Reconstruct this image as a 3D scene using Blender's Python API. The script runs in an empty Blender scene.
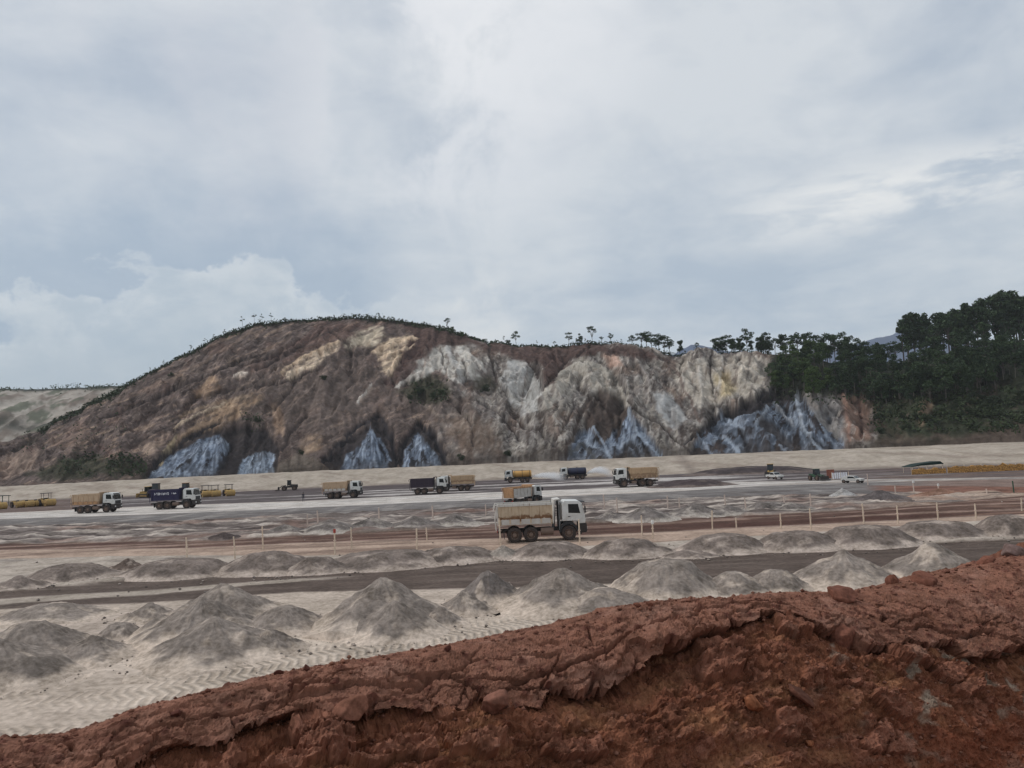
import bpy, bmesh, math, random
import numpy as np
from mathutils import Vector, Matrix

# ------------------------------------------------------------------ camera, world, sun, exposure
SC = bpy.context.scene
COL = SC.collection
H = 7.6                      # eye height above the pit floor
FPX = 770.0
_p, _r = math.radians(5.05), math.radians(2.5)
FW = np.array([0, math.cos(_p), math.sin(_p)])
_u = np.array([0, -math.sin(_p), math.cos(_p)])
_x = np.array([1.0, 0, 0])
RT = _x * math.cos(_r) - _u * math.sin(_r)
UP = _u * math.cos(_r) + _x * math.sin(_r)

cam_d = bpy.data.cameras.new('camera')
cam = bpy.data.objects.new('camera', cam_d)
COL.objects.link(cam)
cam_d.sensor_width = 36.0
cam_d.lens = FPX / 1024 * 36.0
cam_d.clip_start, cam_d.clip_end = 0.05, 12000
M = Matrix(((RT[0], UP[0], -FW[0], 0), (RT[1], UP[1], -FW[1], 0), (RT[2], UP[2], -FW[2], H), (0, 0, 0, 1)))
cam.matrix_world = M
cam_d.dof.use_dof = True
cam_d.dof.focus_distance = 60.0
cam_d.dof.aperture_fstop = 10.0
SC.camera = cam
SC.render.engine = 'CYCLES'
SC.view_settings.view_transform = 'Standard'
SC.view_settings.look = 'None'
SC.view_settings.exposure = 0.0
SC.view_settings.gamma = 1.0
SC.cycles.filter_width = 1.45
SC.cycles.max_bounces = 5
SC.cycles.diffuse_bounces = 3
SC.cycles.volume_bounces = 4
SC.cycles.volume_step_rate = 4
SC.cycles.use_denoising = True

SUN_EL, SUN_AZ = math.radians(46), math.radians(-72)      # azimuth from +Y towards +X
sun_dir = Vector((math.sin(SUN_AZ) * math.cos(SUN_EL), math.cos(SUN_AZ) * math.cos(SUN_EL), math.sin(SUN_EL)))
sd = bpy.data.lights.new('sun', 'SUN')
sd.energy = 1.5
sd.angle = math.radians(10)
sd.color = (1.0, 0.975, 0.94)
so = bpy.data.objects.new('sun', sd)
COL.objects.link(so)
so.rotation_euler = sun_dir.to_track_quat('Z', 'Y').to_euler()


def ray(px, py):
    d = FW + RT * ((px - 512) / FPX) + UP * ((384 - py) / FPX)
    return d / d[1]


def G(px, py, z=0.0):                    # where a sight line meets level z
    d = ray(px, py)
    t = (z - H) / d[2]
    return np.array([d[0] * t, t, z])


def at(px, py, Y):
    d = ray(px, py)
    return np.array([d[0] * Y, Y, H + d[2] * Y])


def pix(P):                              # sight direction of world points, as picture columns / rows
    Q = np.asarray(P, float) - np.array([0, 0, H])
    w = np.maximum(Q @ FW, 1e-3)
    return 512 + FPX * (Q @ RT) / w, 384 - FPX * (Q @ UP) / w, w


def lin(r, g, b):
    c = np.array([r, g, b], float) / 255.0
    return np.where(c <= 0.04045, c / 12.92, ((c + 0.055) / 1.055) ** 2.4)


KA = np.array([0.86, 0.86, 0.86])


def alb(r, g, b, k=1.0):                 # surface colour (reflectance) from a photographed grey-sky tone
    return np.clip(lin(r, g, b) / KA * k, 0.004, 0.85)


# ------------------------------------------------------------------ node helpers
class NT:
    def __init__(s, tree):
        s.t = tree
        s.n = tree.nodes
        s.l = tree.links

    def node(s, typ, ins=None, **props):
        n = s.n.new(typ)
        for k, v in props.items():
            setattr(n, k, v)
        for k, v in (ins or {}).items():
            s.set(n.inputs[k], v)
        return n

    def set(s, sock, v):
        if isinstance(v, bpy.types.NodeSocket):
            s.l.new(v, sock)
        elif isinstance(v, bpy.types.Node):
            s.l.new(v.outputs[0], sock)
        else:
            sock.default_value = v

    def math(s, op, a, b=0.0, c=None, clamp=False):
        n = s.n.new('ShaderNodeMath')
        n.operation = op
        n.use_clamp = clamp
        s.set(n.inputs[0], a)
        s.set(n.inputs[1], b)
        if c is not None:
            s.set(n.inputs[2], c)
        return n.outputs[0]

    def vmath(s, op, a, b=None, scale=None):
        n = s.n.new('ShaderNodeVectorMath')
        n.operation = op
        s.set(n.inputs[0], a)
        if b is not None:
            s.set(n.inputs[1], b)
        if scale is not None:
            s.set(n.inputs['Scale'], scale)
        return n.outputs['Value'] if op in ('DOT_PRODUCT', 'LENGTH', 'DISTANCE') else n.outputs[0]

    def mix(s, fac, a, b, blend='MIX'):
        n = s.n.new('ShaderNodeMix')
        n.data_type = 'RGBA'
        n.blend_type = blend
        s.set(n.inputs[0], fac)
        s.set(n.inputs[6], a)
        s.set(n.inputs[7], b)
        return n.outputs[2]

    def noise(s, vec, scale, detail=5, rough=0.55, dist=0.0):
        n = s.n.new('ShaderNodeTexNoise')
        s.set(n.inputs['Vector'], vec)
        n.inputs['Scale'].default_value = scale
        n.inputs['Detail'].default_value = detail
        n.inputs['Roughness'].default_value = rough
        n.inputs['Distortion'].default_value = dist
        return n.outputs[0]

    def smooth(s, v, a, b, lo=0.0, hi=1.0):
        n = s.n.new('ShaderNodeMapRange')
        n.interpolation_type = 'SMOOTHSTEP'
        s.set(n.inputs[0], v)
        for i, q in enumerate((a, b, lo, hi)):
            n.inputs[i + 1].default_value = q
        return n.outputs[0]

    def rgb(s, c):
        n = s.n.new('ShaderNodeRGB')
        n.outputs[0].default_value = (float(c[0]), float(c[1]), float(c[2]), 1)
        return n.outputs[0]


def c4(c):
    return (float(c[0]), float(c[1]), float(c[2]), 1.0)


# ------------------------------------------------------------------ the overcast sky
world = bpy.data.worlds.new('World')
SC.world = world
world.use_nodes = True
w = NT(world.node_tree)
w.n.clear()
dirv = w.node('ShaderNodeTexCoord').outputs['Generated']
dirv = w.vmath('NORMALIZE', dirv)
sep = w.node('ShaderNodeSeparateXYZ', {0: dirv})
zc = w.math('MAXIMUM', sep.outputs[2], 0.0)
den = w.math('ADD', zc, 0.16)
deck = w.node('ShaderNodeCombineXYZ', {0: w.math('DIVIDE', sep.outputs[0], den), 1: w.math('DIVIDE', sep.outputs[1], den), 2: 0.3}).outputs[0]
n1 = w.noise(deck, 0.55, 6, 0.5, 0.3)
n2 = w.noise(w.vmath('ADD', deck, (7.3, 2.1, 4.0)), 1.5, 6, 0.55, 0.25)
n3 = w.noise(w.vmath('ADD', dirv, (3.3, 5.1, 0.7)), 3.4, 5, 0.52)
den_ = w.math('ADD', w.math('MULTIPLY', n1, 0.34), w.math('ADD', w.math('MULTIPLY', n2, 0.36), w.math('MULTIPLY', n3, 0.30)))
t = w.smooth(den_, 0.39, 0.60)
base = w.mix(w.smooth(sep.outputs[2], 0.03, 0.55), c4(lin(177, 193, 209)), c4(lin(186, 196, 209)))
lite = w.mix(w.smooth(sep.outputs[2], 0.03, 0.5), c4(lin(211, 219, 226)), c4(lin(220, 225, 230)))
n4 = w.noise(w.vmath('MULTIPLY', dirv, (1.0, 1.0, 1.7)), 11.0, 8, 0.62, 0.4)
n5 = w.noise(w.vmath('ADD', deck, (1.1, 8.2, 3.0)), 3.2, 8, 0.6, 0.5)
t = w.math('ADD', t, w.math('ADD', w.math('MULTIPLY', w.math('SUBTRACT', n4, 0.5), 0.95), w.math('MULTIPLY', w.math('SUBTRACT', n5, 0.5), 1.5)), clamp=True)
skyc = w.mix(t, base, lite)


def glow(px, py, rad, amt, colr, nz, lo, hi):
    """a thinner, brighter break in the deck towards one bearing"""
    global skyc
    d = ray(px, py)
    d = d / np.linalg.norm(d)
    dot = w.vmath('DOT_PRODUCT', dirv, tuple(d))
    f = w.smooth(dot, math.cos(rad), math.cos(rad * 0.1))
    f = w.math('MULTIPLY', f, w.smooth(nz, lo, hi))
    f = w.math('MULTIPLY', f, amt)
    skyc = w.mix(f, skyc, c4(colr))


nb = w.noise(w.vmath('ADD', dirv, (1.7, 0.4, 2.2)), 6.5, 7, 0.6, 0.35)
# low bank of cumulus on the left: its ragged upper edge falls from left to right
az = w.math('DIVIDE', sep.outputs[0], w.math('MAXIMUM', sep.outputs[1], 0.05))
el = w.math('DIVIDE', sep.outputs[2], w.math('MAXIMUM', sep.outputs[1], 0.05))
ncum = w.noise(w.vmath('ADD', w.vmath('MULTIPLY', dirv, (1.0, 1.0, 1.5)), (9.1, 0.2, 0.6)), 9.0, 8, 0.60, 0.2)
edge = w.math('ADD', w.math('MULTIPLY_ADD', az, -0.02, 0.225), w.math('MULTIPLY', w.math('SUBTRACT', ncum, 0.5), 0.30))
hump = w.math('MULTIPLY', w.smooth(w.math('ABSOLUTE', w.math('ADD', az, 0.37)), 0.0, 0.28, 1, 0), 0.035)
edge = w.math('ADD', edge, hump)
dlt = w.math('SUBTRACT', edge, el)
side = w.smooth(az, -0.22, -0.10, 1, 0)
above = w.math('MULTIPLY', w.smooth(dlt, -0.16, 0.0), w.smooth(dlt, 0.0, 0.02, 1, 0))
skyc = w.mix(w.math('MULTIPLY', w.math('MULTIPLY', above, side), 0.75), skyc, c4(lin(160, 179, 199)))
cumc = w.mix(w.smooth(dlt, 0.0, 0.14), c4(lin(214, 221, 226)), c4(lin(180, 194, 206)))
cumc = w.mix(w.smooth(w.noise(w.vmath('MULTIPLY', dirv, (1, 1, 1.6)), 13.0, 8, 0.6, 0.4), 0.40, 0.60, 0.0, 0.75), cumc, c4(lin(174, 190, 204)))
skyc = w.mix(w.math('MULTIPLY', w.math('MULTIPLY', w.smooth(dlt, 0.0, 0.03), side), 0.85), skyc, cumc)
glow(495, -10, 0.19, 1.0, lin(252, 252, 253), nb, 0.36, 0.58)
glow(440, 95, 0.22, 0.85, lin(232, 235, 239), nb, 0.43, 0.60)
glow(575, 40, 0.13, 0.70, lin(232, 235, 239), n3, 0.38, 0.60)
glow(250, 70, 0.25, 0.45, lin(214, 217, 224), nb, 0.40, 0.64)
glow(465, 322, 0.11, 0.85, lin(232, 235, 236), nb, 0.38, 0.58)
# long bright streak low on the right
nst = w.noise(w.vmath('MULTIPLY', dirv, (1.0, 1.0, 3.2)), 6.5, 6, 0.6, 0.2)
sl = w.math('SUBTRACT', el, w.math('MULTIPLY_ADD', az, 0.17, 0.235))
st = w.math('MULTIPLY', w.smooth(w.math('ABSOLUTE', sl), 0.0, 0.075, 1, 0), w.smooth(az, 0.22, 0.45))
skyc = w.mix(w.math('MULTIPLY', w.math('MULTIPLY', st, w.smooth(nst, 0.40, 0.56)), 0.95), skyc, c4(lin(244, 245, 244)))
nish = w.node('ShaderNodeTexSky', sky_type='NISHITA', sun_disc=False, sun_elevation=SUN_EL, sun_rotation=SUN_AZ)
bg1 = w.node('ShaderNodeBackground', {0: nish.outputs[0], 1: 0.10})
bg2 = w.node('ShaderNodeBackground', {0: skyc, 1: 1.0})
ms = w.node('ShaderNodeMixShader', {0: 0.93, 1: bg1.outputs[0], 2: bg2.outputs[0]})
w.l.new(ms.outputs[0], w.node('ShaderNodeOutputWorld').inputs[0])


# ------------------------------------------------------------------ numpy noise
def _hash(ix, iy, seed):
    h = (ix.astype(np.int64) * 374761393 + iy.astype(np.int64) * 668265263 + seed * 974634777) & 0xFFFFFFFF
    h = ((h ^ (h >> 13)) * 1274126177) & 0xFFFFFFFF
    h = h ^ (h >> 16)
    return (h & 0xFFFFFF) / float(0xFFFFFF)


def gnoise(x, y, seed=0):
    x, y = np.asarray(x, float), np.asarray(y, float)
    x, y = np.broadcast_arrays(x, y)
    ix, iy = np.floor(x), np.floor(y)
    fx, fy = x - ix, y - iy
    u = fx * fx * fx * (fx * (fx * 6 - 15) + 10)
    v = fy * fy * fy * (fy * (fy * 6 - 15) + 10)

    def g(dx, dy):
        a = _hash(ix + dx, iy + dy, seed) * (2 * math.pi)
        return np.cos(a) * (fx - dx) + np.sin(a) * (fy - dy)
    a = g(0, 0) * (1 - u) + g(1, 0) * u
    b = g(0, 1) * (1 - u) + g(1, 1) * u
    return (a * (1 - v) + b * v) * 1.45


def fbm(x, y, octv=4, seed=0, rough=0.5):
    s, a, tot = 0.0, 1.0, 0.0
    for i in range(octv):
        s = s + a * gnoise(np.asarray(x) * 2 ** i + 17.3 * i, np.asarray(y) * 2 ** i - 9.1 * i, seed + i * 7)
        tot += a
        a *= rough
    return s / tot * 1.35


def ridged(x, y, octv=4, seed=0, rough=0.5):
    s, a, tot = 0.0, 1.0, 0.0
    for i in range(octv):
        s = s + a * (1 - np.abs(gnoise(np.asarray(x) * 2 ** i + 5.3 * i, np.asarray(y) * 2 ** i + 3.7 * i, seed + i * 7)) * 2)
        tot += a
        a *= rough
    return s / tot


def worley(x, y, seed=0):
    """F1, F2 and the cell's own number"""
    ix, iy = np.floor(x), np.floor(y)
    f1 = np.full(np.shape(x), 9.0)
    f2 = np.full(np.shape(x), 9.0)
    cid = np.zeros(np.shape(x))
    for dx in (-1, 0, 1):
        for dy in (-1, 0, 1):
            cx = ix + dx + 0.1 + 0.8 * _hash(ix + dx, iy + dy, seed)
            cy = iy + dy + 0.1 + 0.8 * _hash(ix + dx, iy + dy, seed + 55)
            d = np.hypot(x - cx, y - cy)
            k = _hash(ix + dx, iy + dy, seed + 99)
            nearer = d < f1
            f2 = np.where(nearer, f1, np.minimum(f2, d))
            cid = np.where(nearer, k, cid)
            f1 = np.where(nearer, d, f1)
    return f1, f2, cid


def sstep(x, a, b):
    t_ = np.clip((np.asarray(x, float) - a) / (b - a), 0, 1)
    return t_ * t_ * (3 - 2 * t_)


def lerp(a, b, m):
    m = np.asarray(m)
    return a + (b - a) * m[..., None]


# ------------------------------------------------------------------ objects
def tag(o, label=None, cat=None, group=None, kind=None):
    if label:
        o['label'] = label
    if cat:
        o['category'] = cat
    if group:
        o['group'] = group
    if kind:
        o['kind'] = kind
    return o


def empty(name, loc, rz=0.0, scale=1.0):
    o = bpy.data.objects.new(name, None)
    o.empty_display_size = 0.3
    o.location = tuple(float(q) for q in loc)
    o.rotation_euler = (0, 0, rz)
    o.scale = (scale,) * 3
    COL.objects.link(o)
    return o


def link(name, me, parent=None):
    o = bpy.data.objects.new(name, me)
    COL.objects.link(o)
    if parent is not None:
        o.parent = parent
    return o


def copy_tree(o, parent=None):
    c = o.copy()
    COL.objects.link(c)
    if parent is not None:
        c.parent = parent
    for ch in list(o.children):
        copy_tree(ch, c)
    return c


def raw_mesh(name, V, F4, mats, smooth=True, col=None, attrs=None, mat_idx=None):
    V = np.asarray(V, np.float32).reshape(-1, 3)
    F4 = np.asarray(F4, np.int32)
    me = bpy.data.meshes.new(name)
    k = F4.shape[1]
    me.vertices.add(len(V))
    me.vertices.foreach_set('co', V.ravel())
    me.loops.add(F4.size)
    me.loops.foreach_set('vertex_index', F4.ravel())
    me.polygons.add(len(F4))
    me.polygons.foreach_set('loop_start', np.arange(0, F4.size, k, dtype=np.int32))
    try:
        me.polygons.foreach_set('loop_total', np.full(len(F4), k, np.int32))
    except Exception:
        pass
    me.polygons.foreach_set('use_smooth', np.full(len(F4), smooth))
    if mat_idx is not None:
        me.polygons.foreach_set('material_index', np.asarray(mat_idx, np.int32))
    me.update(calc_edges=True)
    for m in (mats if isinstance(mats, (list, tuple)) else [mats]):
        me.materials.append(m)
    if col is not None:
        ca = me.color_attributes.new('col', 'FLOAT_COLOR', 'POINT')
        rgba = np.ones((len(V), 4), np.float32)
        rgba[:, :3] = np.asarray(col).reshape(-1, 3)
        ca.data.foreach_set('color', rgba.ravel())
    for nm, arr in (attrs or {}).items():
        at_ = me.attributes.new(nm, 'FLOAT', 'POINT')
        at_.data.foreach_set('value', np.asarray(arr, np.float32).ravel())
    return me


def grid_faces(r, c, wrap=False):
    cc = c if wrap else c - 1
    i = np.arange(r - 1)[:, None] * c
    j = np.arange(cc)[None, :]
    j2 = (j + 1) % c
    return np.stack([i + j, i + j2, i + c + j2, i + c + j], -1).reshape(-1, 4)


def sub_mesh(name, V, F, mats, col=None, attrs=None):
    used, inv = np.unique(F.ravel(), return_inverse=True)
    return raw_mesh(name, V.reshape(-1, 3)[used], inv.reshape(F.shape), mats, True,
                    None if col is None else col.reshape(-1, 3)[used],
                    {k: a.ravel()[used] for k, a in (attrs or {}).items()})


def mat_new(name):
    m = bpy.data.materials.new(name)
    m.use_nodes = True
    t_ = NT(m.node_tree)
    t_.n.clear()
    out = t_.node('ShaderNodeOutputMaterial')
    b = t_.node('ShaderNodeBsdfPrincipled')
    t_.l.new(b.outputs[0], out.inputs[0])
    return m, t_, b, out


def soil_mat(name, fine, bump_h, var=0.35, rough=0.95, streak=None, tint=None, track=False, mid=None):
    """soil whose colour is stored on the mesh, broken up by grain"""
    m, t_, b, out = mat_new(name)
    P = t_.node('ShaderNodeNewGeometry').outputs['Position']
    if streak:
        P = t_.vmath('MULTIPLY', P, streak)
    c = t_.node('ShaderNodeAttribute', attribute_name='col').outputs['Color']
    a = t_.noise(P, fine, 8, 0.62)
    a2 = t_.noise(t_.vmath('ADD', P, (31, 7, 3)), fine * (mid or 0.17), 5, 0.55, 0.4)
    f = t_.math('ADD', t_.smooth(a, 0.25, 0.75, -var, var), t_.smooth(a2, 0.3, 0.7, -var * 0.8, var * 0.8))
    c2 = t_.vmath('MULTIPLY', c, t_.node('ShaderNodeCombineXYZ', {0: t_.math('ADD', f, 1.0), 1: t_.math('ADD', t_.math('MULTIPLY', f, 1.03), 1.0), 2: t_.math('ADD', t_.math('MULTIPLY', f, 1.08), 1.0)}).outputs[0])
    if tint is not None:
        a3 = t_.noise(t_.vmath('ADD', P, (3, 70, 13)), fine * 0.45, 6, 0.6)
        c2 = t_.mix(t_.smooth(a3, 0.5, 0.72, 0, 0.55), c2, t_.vmath('MULTIPLY', c2, tuple(tint)))
    b.inputs['Roughness'].default_value = rough
    b.inputs['Specular IOR Level'].default_value = 0.12
    h = t_.math('ADD', t_.math('MULTIPLY', a, 0.6), a2)
    if track:
        tr = t_.node('ShaderNodeAttribute', attribute_name='track').outputs['Fac']
        q = t_.node('ShaderNodeAttribute', attribute_name='trackq').outputs['Fac']
        wv = t_.math('SINE', t_.math('ADD', q, t_.math('MULTIPLY', a2, 5.0)))
        c2 = t_.mix(t_.math('MULTIPLY', tr, t_.smooth(wv, -1.0, 0.9, 0.62, 0.0)), c2, t_.vmath('MULTIPLY', c2, (0.62, 0.6, 0.58)))  # tread troughs darkened in the colour, as shade between the ribs
        h = t_.math('ADD', h, t_.math('MULTIPLY', t_.math('MULTIPLY', wv, tr), 0.9))
    t_.set(b.inputs['Base Color'], c2)
    bp = t_.node('ShaderNodeBump', {'Strength': 0.9, 'Distance': bump_h, 'Height': h})
    t_.l.new(bp.outputs[0], b.inputs['Normal'])
    return m

# ------------------------------------------------------------------ the pit floor and its haul roads
def edge_line(pts):                      # a kerb-less road edge surveyed as bearing -> distance
    q = np.array([G(x, y)[:2] for x, y in pts])
    a = q[:, 0] / q[:, 1]
    o = np.argsort(a)
    return lambda A: np.interp(A, a[o], q[o, 1])


E_dlo = edge_line([(0, 609), (150, 603), (300, 592), (430, 590), (560, 586), (780, 577), (1024, 562)])
E_dhi = edge_line([(0, 592), (60, 586), (300, 569), (430, 563), (512, 558), (650, 553), (715, 549), (800, 551), (900, 545), (1000, 541)])
E_l1 = edge_line([(0, 604), (150, 595), (300, 581), (380, 575)])
E_l2 = edge_line([(0, 598), (150, 590), (300, 578), (380, 574.5)])
E_plo = edge_line([(0, 559), (150, 556), (300, 556), (430, 554), (512, 550), (600, 545), (700, 540), (850, 530), (1024, 518)])
E_rlo = edge_line([(0, 550), (200, 548), (300, 543), (512, 538), (600, 535), (700, 530), (850, 523), (1024, 514)])
E_rhi = edge_line([(0, 544), (200, 541), (300, 536), (512, 526), (600, 523), (700, 518), (850, 511), (930, 505), (1024, 495)])
E_bbo = edge_line([(0, 527), (130, 524), (300, 516), (450, 510), (560, 505), (660, 501), (740, 497), (830, 496), (1024, 490)])
E_wlo = edge_line([(0, 519), (130, 515), (300, 508), (450, 501), (660, 492), (740, 487), (830, 483), (1024, 479)])
E_whi = edge_line([(0, 513), (130, 507), (300, 501), (450, 494), (660, 486), (740, 482), (830, 480), (1024, 477)])
E_toe = edge_line([(0, 502), (130, 497), (250, 491), (512, 480), (700, 474), (850, 470), (1024, 465)])

NR, NC = 540, 960
azg = np.linspace(-0.9, 0.9, NC)
yg = 13.0 * (300.0 / 13.0) ** (np.linspace(0, 1, NR))
GY = np.repeat(yg[:, None], NC, 1)
A = np.repeat(azg[None, :], NR, 0)
GX = A * GY
n_a = fbm(GX / 14, GY / 14, 4, 3)
n_b = fbm(GX / 3.0, GY / 3.0, 4, 11)
n_c = fbm(GX / 0.8, GY / 0.8, 3, 23)
n_l = fbm(GX / 26, GY / 2.2, 5, 31, 0.6)       # drawn out along the roads
n_l2 = fbm(GX / 9, GY / 0.7, 4, 41, 0.6)
wy = 1 + 0.006 * n_a + 0.004 * n_b
Yw = GY * wy + 0.25 * n_l2


def band(lo, hi, soft):
    return sstep(Yw, lo(A) - soft, lo(A) + soft) * (1 - sstep(Yw, hi(A) - soft, hi(A) + soft))


sand = alb(166, 151, 138)
pale = alb(180, 165, 150)
grey = alb(122, 115, 110)
gcol = np.zeros((NR, NC, 3)) + sand
gcol = lerp(gcol, pale, np.clip(0.5 + n_a, 0, 1))
gcol = lerp(gcol, grey, sstep(n_b + 0.5 * n_c, 0.15, 0.9) * 0.45)
far = sstep(GY, 95, 130)
# strip with the flattened heaps
s2 = band(E_dhi, E_plo, 0.4)
gcol = lerp(gcol, alb(158, 146, 134), s2 * 0.9)
gcol = lerp(gcol, alb(112, 104, 100), s2 * sstep(n_l + 0.4 * n_l2, 0.1, 0.6) * 0.65)
# dark, damp haul road
dk = band(E_dlo, E_dhi, 0.25)
streakl = sstep(Yw, E_l1(A) - .15, E_l1(A) + .15) * (1 - sstep(Yw, E_l2(A) - .15, E_l2(A) + .15)) * (1 - sstep(A, -0.30, -0.18))
dcol = np.zeros_like(gcol) + alb(82, 70, 63)
dcol = lerp(dcol, alb(104, 92, 84), sstep(n_l2, 0.0, 0.6) * 0.6)
dcol = lerp(dcol, alb(150, 138, 126), np.clip(streakl + sstep(Yw, E_dhi(A) - 2.2, E_dhi(A) - 0.3) * sstep(n_l2, -0.1, 0.5) * 0.6, 0, 1))
gcol = lerp(gcol, dcol, dk)
# pink dusty road, red strip behind it
pk = band(E_plo, E_rlo, 0.35)
pcol = lerp(np.zeros_like(gcol) + alb(160, 138, 122), alb(112, 92, 80), sstep(fbm(GX / 30, Yw / 1.6, 4, 58, .6), 0.0, 0.5) * 0.8)
gcol = lerp(gcol, pcol, pk)
rd = band(E_rlo, E_rhi, 0.5)
n_r = fbm(GX / 45 + 3, Yw / 2.2, 4, 57, 0.6)
rcol = lerp(np.zeros_like(gcol) + alb(84, 62, 53), alb(140, 117, 104), sstep(n_r, 0.0, 0.4) * 0.85)
rcol = lerp(rcol, alb(70, 46, 39), sstep(-n_r + .3 * n_l2, 0.05, 0.5) * 0.8)
rcol = lerp(rcol, alb(140, 112, 96), sstep(A, 0.50, 0.62) * sstep(n_l, 0.1, 0.5) * 0.6)
gcol = lerp(gcol, rcol, rd)
# churned ground
md = band(E_rhi, E_bbo, 0.7)
mcol = lerp(np.zeros_like(gcol) + alb(112, 102, 96), alb(172, 160, 149), sstep(n_l + .5 * n_b, 0.0, 0.40) * 0.9)
mcol = lerp(mcol, alb(74, 64, 60), sstep(-n_l - .4 * n_l2, 0.05, 0.40) * 0.9)
mcol = lerp(mcol, alb(110, 82, 70), sstep(n_a + .4 * n_l, 0.0, 0.4) * 0.6)
mcol = lerp(mcol, alb(64, 54, 51), sstep(fbm(GX / 12, GY / 1.8, 4, 97, .6), 0.22, 0.42) * 0.7)
mcol = lerp(mcol, alb(150, 124, 106), sstep(A, 0.42, 0.55) * sstep(fbm(GX / 30, GY / 4, 3, 77), -0.2, 0.3) * 0.75)
gcol = lerp(gcol, mcol, md)
# grey bank below the pale road
bk = band(E_bbo, E_wlo, 1.0)
bcol = lerp(np.zeros_like(gcol) + alb(112, 107, 104), alb(88, 82, 80), sstep(Yw, E_wlo(A) * .80, E_bbo(A) * 1.0) * 0.0 + (1 - sstep(Yw, E_bbo(A) + 2, E_bbo(A) + 14)) * 0.7)
bcol = lerp(bcol, alb(140, 133, 127), sstep(fbm(GX / 3, GY / 25, 4, 88), 0.0, 0.5) * 0.55)
bcol = lerp(bcol, alb(80, 72, 69), sstep(fbm(GX / 25, Yw / 4, 4, 89, .6), 0.1, 0.4) * 0.65)
bcol = lerp(bcol, alb(120, 96, 84), sstep(A, 0.46, 0.56) * 0.7)
gcol = lerp(gcol, bcol, bk)
n_s = fbm(GX / 60, GY / 7.5, 4, 51, 0.6)
wt = band(E_wlo, E_whi, 1.0) * (0.62 + 0.38 * sstep(fbm(GX / 35, Yw / 4.5, 4, 95, .6), -0.35, 0.1))
wcol = lerp(np.zeros_like(gcol) + alb(182, 175, 168), alb(140, 132, 127), sstep(fbm(GX / 22, Yw / 3, 4, 96, .6), 0.05, 0.4) * 0.6)
wcol = lerp(wcol, alb(104, 96, 93), sstep(A, 0.27, 0.40) * 0.8 * sstep(n_s + 0.3, 0.0, 0.3))
gcol = lerp(gcol, wcol, wt)
fr = sstep(Yw, E_whi(A) - 1, E_whi(A) + 1)
fcol = lerp(np.zeros_like(gcol) + alb(82, 74, 73), alb(170, 163, 158), sstep(n_s - 0.08, 0.0, 0.18) * (1 - sstep(A, 0.22, 0.42) * 0.75) * (0.55 + 0.45 * sstep(A, -0.35, -0.1)))
fcol = lerp(fcol, alb(76, 66, 66), sstep(Yw, E_toe(A) * 0.88, E_toe(A) * 0.97) * 0.85)
fcol = lerp(fcol, alb(122, 98, 84), sstep(A, 0.40, 0.52) * 0.55 * sstep(n_l, -.3, .3))
fcol = lerp(fcol, alb(104, 84, 74), (1 - sstep(A, -0.6, -0.5)) * 0.6)
gcol = lerp(gcol, fcol, fr)
E_c1 = edge_line([(860, 490), (930, 494), (1024, 493)])
E_c2 = edge_line([(860, 485), (930, 486), (1024, 487)])
E_c0 = edge_line([(900, 500), (950, 500), (1024, 497)])
ct = sstep(Yw, E_c1(A) - .6, E_c1(A) + .6) * (1 - sstep(Yw, E_c2(A) - .8, E_c2(A) + .8)) * sstep(A, 0.44, 0.48)
gcol = lerp(gcol, lerp(np.zeros_like(gcol) + alb(118, 82, 68), alb(88, 58, 48), sstep(n_l2, 0, .4)), ct * .9)
ct0 = sstep(Yw, E_c0(A) - .6, E_c0(A) + .6) * (1 - sstep(Yw, E_c1(A) - .6, E_c1(A) + .6)) * sstep(A, 0.48, 0.52)
gcol = lerp(gcol, alb(160, 140, 124), ct0 * .75 * sstep(n_l2 + .3, 0, .4))
# relief
GZ = 0.05 * n_b + 0.02 * n_c
GZ = GZ * (1 - 0.7 * np.clip(dk + pk + wt, 0, 1))
GZ += md * (0.55 * np.clip(ridged(GX / 8, GY / 9, 4, 61) - 0.15, 0, 1) + 0.16 * n_b)
GZ += rd * sstep(A, 0.2, 0.6) * 0.35 * np.sin(np.clip((GY - E_rlo(A)) / np.maximum(E_rhi(A) - E_rlo(A), 1), 0, 1) * np.pi)
GZ += s2 * 0.10 * np.clip(n_b + .4, 0, 1)
edge_d = np.exp(-((Yw - E_dhi(A) - 0.5) / 0.5) ** 2)
GZ += edge_d * (0.16 + 0.1 * n_b)
GZ += fr * 0.25 * np.clip(n_s, 0, 1)
GZ[-30:] -= 0.2
# wheel marks pressed into the near sand, parallel to the berm
al = (GX + 1.47) * 0.8803 + (GY - 2.73) * 0.4744
pe = -(GX + 1.47) * 0.4744 + (GY - 2.73) * 0.8803 + 3.1
lane = (pe + 0.9 * np.sin(al / 17.0) + 0.3 * n_a)
trk = (1 - sstep(np.abs(lane - 28.6), 3.6, 5.2)) * (1 - sstep(GY, 40, 46)) * sstep(0.55 + n_a + .5 * n_b, 0.0, 0.7)
lanes = np.abs(((lane / 0.95) % 1.0) - 0.5)
trackq = (al * 2 * np.pi / 0.36) + 1.5 * n_b + 0.8 * n_c + np.abs(((lane / 0.95) % 2.0) - 1.0) * 6.0
trk = trk * (0.55 + 0.45 * (1 - sstep(lanes, 0.25, 0.5)))
GZ += trk * 0.024 * np.sin(trackq) - trk * 0.008 * sstep(lanes, 0.25, 0.5)
gcol = lerp(gcol, pale * 1.06, trk * 0.7)

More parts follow.
